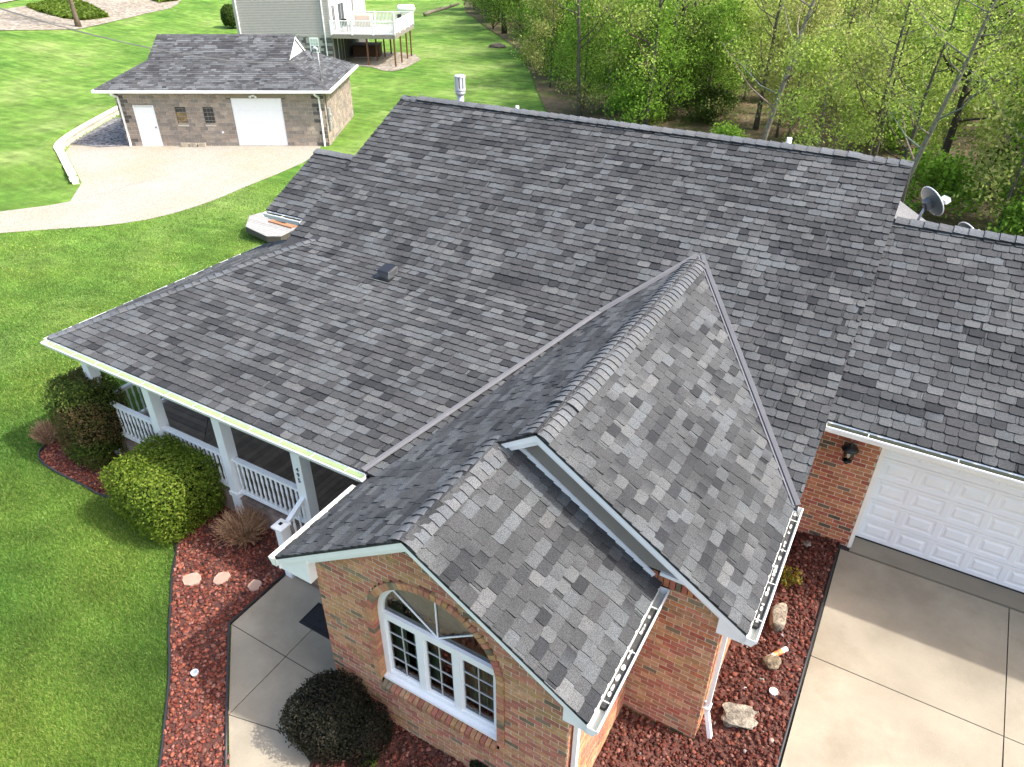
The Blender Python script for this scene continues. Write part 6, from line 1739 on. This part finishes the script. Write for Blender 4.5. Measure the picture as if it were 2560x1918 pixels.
# planted bank at the top of the lawn
bank = [gp(Z1(*p)) for p in [(-60, 190), (-60, 70), (170, 38), (420, 8), (700, -40), (1150, -40), (1090, 30), (1040, 55), (900, 85), (720, 128), (480, 182), (220, 188)]]
o = drape('gravel_bank', [tuple(p[:2]) for p in bank], M['bedgravel'], 0.05, 3.0); tag(o, 'tan stone bank at the top of the lawn', 'gravel', kind='structure')
road = [gp(Z1(*p)) for p in [(-80, -60), (260, -60), (130, -2), (-80, 38)]]
o = drape('road', [tuple(p[:2]) for p in road], M['gravel'], 0.06, 6.0); tag(o, 'pale road strip beyond the stone bank', 'road', kind='structure')
def groundcover(px, n, seed, label, size):
    poly = [tuple(gp(p)[:2]) for p in px]; rng = np.random.default_rng(seed)
    xs = [p[0] for p in poly]; ys = [p[1] for p in poly]; out = []
    while len(out) < n:
        q = (rng.uniform(min(xs), max(xs)), rng.uniform(min(ys), max(ys)))
        if inside(q, poly): out.append(q)
    P = np.array(out); P = np.concatenate([P, (ground_h(P[:, 0], P[:, 1]) + 0.05 + rng.random(n) * 0.30)[:, None]], 1)
    nn = rng.normal(0, .6, (n, 3)) + (0, 0, 1); nn /= np.linalg.norm(nn, axis=1, keepdims=True)
    pal = np.array([(0.12, 0.19, 0.02), (0.17, 0.24, 0.03), (0.09, 0.15, 0.015)]); c = pal[rng.integers(0, 3, n)] * rng.uniform(.7, 1.3, (n, 1))
    tag(inst('ground_cover', leaf_mesh('ground_cover', P, nn, size, c, rng)), label, 'ground cover', kind='stuff')
groundcover([Z1(*p) for p in [(165, 48), (300, 22), (470, 15), (560, 45), (670, 108), (600, 120), (500, 130), (400, 118), (260, 82)]], 6000, 91, 'low green ground cover spreading on the stone bank by the tree', 0.28)
groundcover([Z1(*p) for p in [(830, -30), (1130, -30), (1090, 8), (980, 20)]], 1500, 92, 'low green ground cover at the far end of the stone bank', 0.28)
p = gpt((583, 72)); shrub('weeping_shrub', 'green weeping shrub at the corner of the grey sided house', p, (0.95, 0.95, 1.15), 5000, [(0.06, 0.11, 0.015), (0.08, 0.14, 0.02), (0.04, 0.07, 0.01)], 95, 2.2, 0.10, core=(0.02, 0.03, 0.01))
# ================================================================== TREES AND WOODS
def grow(seed, H, r0, lean, limbs, lo, spread, sub=4, tone=(0.13, 0.11, 0.09), bend=0.5, twist=True):
    """trunk with limbs and twigs; gives the wood mesh builder and the points where leaves sit"""
    rng = random.Random(seed); mb = MB(); tips = []
    pts = []; n = 9; dx = dy = 0.0
    for i in range(n + 1):
        f = i / n; dx += rng.uniform(-bend, bend) * 0.09 * H / n; dy += rng.uniform(-bend, bend) * 0.09 * H / n
        pts.append(np.array([lean[0] * f * H + dx, lean[1] * f * H + dy, f * H - 0.15]))
    rad = [r0 * (1.35 if i == 0 else 1.0) * (1 - 0.86 * i / n) for i in range(n + 1)]
    mb.tube(pts, rad, 8, tone)
    at = lambda f: pts[min(n - 1, int(f * n))] * (1 - (f * n - min(n - 1, int(f * n)))) + pts[min(n, int(f * n) + 1)] * (f * n - min(n - 1, int(f * n)))
    for k in range(limbs):
        f = lo + (0.98 - lo) * (k + rng.random()) / limbs
        b = at(f); a = rng.uniform(0, 6.283); L = spread * (1.05 - 0.55 * f) * rng.uniform(0.6, 1.2)
        up = rng.uniform(0.25, 0.9)
        d = np.array([math.cos(a), math.sin(a), up]); d /= np.linalg.norm(d)
        m1 = b + d * L * 0.45 + np.array([0, 0, -0.05 * L]); e = b + d * L + np.array([rng.uniform(-.1, .1) * L, rng.uniform(-.1, .1) * L, rng.uniform(0, .18) * L])
        rr = max(0.012, r0 * (1 - 0.86 * f) * 0.5)
        c = tuple(v * rng.uniform(0.8, 1.15) for v in tone)
        mb.tube([b, m1, e], [rr, rr * 0.65, rr * 0.2], 5, c, cap=False)
        for j in range(sub):
            g = rng.uniform(0.3, 1.0); s = (m1 * (1 - g) + e * g); dd = np.array([rng.uniform(-1, 1), rng.uniform(-1, 1), rng.uniform(-0.25, 0.8)]); t = s + dd * L * 0.30
            mb.tube([s, t], [rr * 0.35, 0.006], 4, c, cap=False); tips += [t, (s + t) / 2]
        tips += [e, m1 * 0.4 + e * 0.6]
    return mb, np.array(tips)
def crown(tips, n, size, pal, seed, sig):
    rng = np.random.default_rng(seed)
    P = tips[rng.integers(0, len(tips), n)] + rng.normal(0, sig, (n, 3)); P[:, 2] = np.maximum(P[:, 2], 0.1)
    nn = rng.normal(0, 1, (n, 3)) + (0, 0, 0.5); nn /= np.linalg.norm(nn, axis=1, keepdims=True)
    pal = np.array(pal); c = pal[rng.integers(0, len(pal), n)] * rng.uniform(.65, 1.35, (n, 1))
    return leaf_mesh('crown', P, nn, size, c, rng, 0.6)
GREEN = [(0.165, 0.31, 0.032), (0.215, 0.38, 0.042), (0.13, 0.24, 0.024), (0.27, 0.43, 0.06)]
LIME = [(0.31, 0.42, 0.07), (0.38, 0.47, 0.10), (0.25, 0.35, 0.055), (0.44, 0.52, 0.14)]
OLIVE = [(0.31, 0.34, 0.09), (0.37, 0.38, 0.13), (0.25, 0.28, 0.07)]
DGR = [(0.055, 0.10, 0.014), (0.075, 0.13, 0.016), (0.045, 0.08, 0.012)]
GREY, DARK, PALE = (0.115, 0.10, 0.082), (0.065, 0.055, 0.045), (0.23, 0.205, 0.165)
def proto(name, label, cat, seed, H, r0, lean, limbs, lo, spread, sub, tone, leaves, size, pal, sig, group):
    mb, tips = grow(seed, H, r0, lean, limbs, lo, spread, sub, tone)
    label = label.replace(' in the wood', '').replace(' at the wood', '').replace(' under the wood', '')
    t = thing(name, label, cat, (0, 0, -200), group); t['base_label'] = label
    mb.build('trunk', M['bark'], t, True)
    if leaves: tag(inst('crown', crown(tips, leaves, size, pal, seed, sig), t), kind='stuff')
    return t
GT, GS, GB = 'tall trees of the wood', 'leafy young trees of the wood', 'bushes under the wood'
P_TALL = [proto('woodland_tree', l, 'tree', s, H, r, ln, lb, lo, sp_n, 3, tn, int(lv * 0.8), 0.075, pl, 0.42, GT) for l, s, H, r, ln, lb, lo, sp_n, tn, lv, pl in (
    ('dark-barked tall tree with green leaves in the wood', 101, 15, 0.24, (0.02, 0.0), 20, 0.22, 5.0, DARK, 4200, GREEN),
    ('slender grey tall tree with lime leaves in the wood', 102, 14, 0.15, (0.05, -0.02), 18, 0.18, 4.0, GREY, 3800, LIME),
    ('leaning pale-barked tree with yellow-green leaves in the wood', 103, 14, 0.15, (0.17, 0.03), 18, 0.20, 4.2, PALE, 3600, LIME),
    ('forked dark tree with few olive leaves in the wood', 104, 13, 0.20, (-0.05, 0.02), 22, 0.12, 4.6, DARK, 3600, OLIVE),
    ('thin bare grey tree with sparse leaves in the wood', 105, 12, 0.11, (0.03, 0.05), 16, 0.25, 3.2, GREY, 1400, OLIVE))]
P_SAP = [proto('young_tree', l, 'tree', s, H, r, ln, lb, lo, sp_n, 4, tn, int(lv * 1.6), 0.066, pl, 0.30, GS) for l, s, H, r, ln, lb, lo, sp_n, tn, lv, pl in (
    ('bright green leafy young tree at the wood', 111, 6.5, 0.07, (0.03, 0.0), 24, 0.08, 2.6, GREY, 4200, GREEN),
    ('lime green leafy young tree in the wood', 112, 6.0, 0.06, (0.08, 0.0), 22, 0.10, 2.4, PALE, 3800, LIME),
    ('olive tinted open young tree in the wood', 113, 7.0, 0.06, (0.02, 0.03), 22, 0.10, 2.2, GREY, 3000, OLIVE),
    ('spreading deep green young tree at the wood', 114, 5.0, 0.07, (-0.04, -0.03), 26, 0.05, 3.0, DARK, 4600, GREEN + DGR))]
P_BUSH = [proto('woodland_bush', l, 'bush', s, H, 0.03, (0, 0), 18, 0.02, sp_n, 5, tn, lv, 0.075, pl, 0.22, GB) for l, s, H, sp_n, tn, lv, pl in (
    ('low green bush under the wood', 121, 1.6, 1.5, GREY, 2600, GREEN),
    ('bare brown brush under the wood', 122, 1.8, 1.7, (0.17, 0.13, 0.09), 350, OLIVE),
    ('low dark green bush under the wood', 123, 1.3, 1.6, DARK, 2400, DGR))]
rng = random.Random(2024)
used = {}
def plant(src, x, y, sc, rz=None):
    z = float(ground_h(x, y)) - 0.02
    rz = rng.uniform(0, 6.28) if rz is None else rz
    q = proj(np.array([x, y, 0.0])); dd = float(np.hypot(x - CAM[0], y - CAM[1]))
    where = 'beyond the far lawn' if q[0] < 1250 else ('behind the grey flue' if q[0] < 1600 else ('behind the long ridge' if q[0] < 2180 else 'beyond the satellite dishes'))
    lab = src['base_label'] + ('' if dd < 42 else (' further in' if dd < 58 else ' deep inside')) + ' ' + where
    if src.name not in used:
        src['label'] = lab; used[src.name] = 1; src.location = (x, y, z); src.rotation_euler = (0, 0, rz); src.scale = (sc, sc, sc); return src
    r = copy_tree(src, (x, y, z), rz, sc, lab)
    return r
def in_view(x, y, top=6.0):
    p = proj(np.array([[x, y, -0.7], [x, y, top]]))
    return p[0, 2] > 3 and -250 < p[0, 0] < PW + 300 and p[0, 1] > -330 and p[1, 1] < PH
WP = WOOD_EDGE[::-1] + [(-75, 190), (66, 190)]
def scatter(n, lo, hi, fn, sep):
    """points in the wood, lo..hi metres inside its edge"""
    placed = []; tries = 0
    while len(placed) < n and tries < 60000:
        tries += 1
        x, y = rng.uniform(-62, 30), rng.uniform(8, 120)
        if not inside((x, y), WP) or not in_view(x, y): continue
        d = min(abs((x2 - x1) * (y1 - y) - (x1 - x) * (y2 - y1)) / math.hypot(x2 - x1, y2 - y1) if 0 <= ((x - x1) * (x2 - x1) + (y - y1) * (y2 - y1)) / ((x2 - x1) ** 2 + (y2 - y1) ** 2) <= 1 else min(math.hypot(x - x1, y - y1), math.hypot(x - x2, y - y2)) for (x1, y1), (x2, y2) in zip(WOOD_EDGE[:-1], WOOD_EDGE[1:]))
        if d < lo or d > hi or any((x - a) ** 2 + (y - b) ** 2 < sep * sep for a, b in placed): continue
        placed.append((x, y)); fn(x, y, d)
def side(x, y):
    return (proj(np.array([x, y, 2.0]))[0]) / PW        # 0 left of view .. 1 right of view
def put_tall(x, y, d):
    s = side(x, y)
    w = [2, 2.5, 0.3, 1.5, 4] if s < 0.72 else [0.25, 3, 4, 0.4, 3]
    plant(rng.choices(P_TALL, w)[0], x, y, rng.uniform(0.85, 1.2) if s < 0.7 else rng.uniform(0.65, 0.95), rng.uniform(-0.6, 0.6) if s > 0.7 else None)
def put_sap(x, y, d):
    s = side(x, y)
    w = [4, 1.5, 1, 3] if s < 0.72 else [1, 4, 3, 0.5]
    plant(rng.choices(P_SAP, w)[0], x, y, rng.uniform(0.75, 1.25))
scatter(170, 0.8, 45, put_tall, 1.4)
scatter(150, 0.3, 24, put_sap, 1.45)
scatter(60, 26, 60, put_sap, 2.6)
scatter(130, 0.2, 34, lambda x, y, d: plant(rng.choices(P_BUSH, [3, 3, 1.5])[0], x, y, rng.uniform(0.7, 1.3)), 1.1)
# the big leafy tree leaning over the lawn edge
for px, k, sc in (((1440, 205), 3, 1.25), ((1540, 265), 0, 1.15), ((1470, 150), 0, 1.3), ((1395, 170), 3, 0.85), ((1620, 300), 3, 1.0), ((1760, 290), 0, 1.0)):
    p = gp(px); plant(P_SAP[k], p[0], p[1], sc)
for src in P_TALL + P_SAP + P_BUSH:
    if src.name not in used: 
        for c in list(src.children): bpy.data.objects.remove(c)
        bpy.data.objects.remove(src)
for o in list(bpy.data.objects):
    if 'base_label' in o.keys(): del o['base_label']
# fallen and leaning trunks
def log(pa, pb, r, label):
    mb = MB(); a = np.asarray(pa, float); b = np.asarray(pb, float); k = 7
    mb.tube([a + (b - a) * i / k + np.array([0.05 * math.sin(i * 2.1), 0.05 * math.cos(i * 1.7), 0.03 * math.sin(i)]) for i in range(k + 1)], [r * (1 - 0.35 * i / k) for i in range(k + 1)], 9, (0.20, 0.17, 0.13))
    for i in (3, 5): c = a + (b - a) * i / k; mb.tube([c, c + (0.3, 0.2, 0.5)], [r * 0.3, 0.01], 5, (0.18, 0.15, 0.12))
    tag(mb.build('fallen_log', M['bark'], None, True), label, 'log')
pa = gpt(Z3(2209, 1440)); pb = gpt(Z3(2010, 1330)) + (0, 0, 2.3)
log(pa, pb, 0.19, 'pale trunk leaning against the trees beyond the satellite dish')
pa = gpt(Z2(640, 105)); pb = gpt(Z2(850, 70), 0.9); log(pa + (0, 0, 0.3), pb, 0.22, 'fallen trunk lying at the far edge of the lawn')
pa = gpt(Z2(1180, 100), 0.4); pb = gpt(Z2(1430, 85), 1.6); log(pa, pb, 0.16, 'bent bare trunk over the brush beyond the far lawn')
p = gpt(Z2(1090, 292)); blob('stump', 'low grey stump in the far lawn', 'stump', p + (0, 0, 0.1), (0.75, 0.55, 0.28), 9, M['stone'], (0.7, 0.65, 0.6))
# lone tree on the stone bank
mb, tips = grow(131, 10.5, 0.24, (0.0, 0.0), 22, 0.30, 4.2, 4, (0.15, 0.115, 0.085), 0.15)
lone = thing('bank_tree', 'lone bare-trunked tree at the foot of the stone bank', 'tree', gpt((197, 68)))
lone.rotation_euler = (0, 0, 1.0)
mb.build('trunk', M['bark'], lone, True)
tag(inst('crown', crown(tips, 1500, 0.09, LIME, 131, 0.3), lone), kind='stuff')
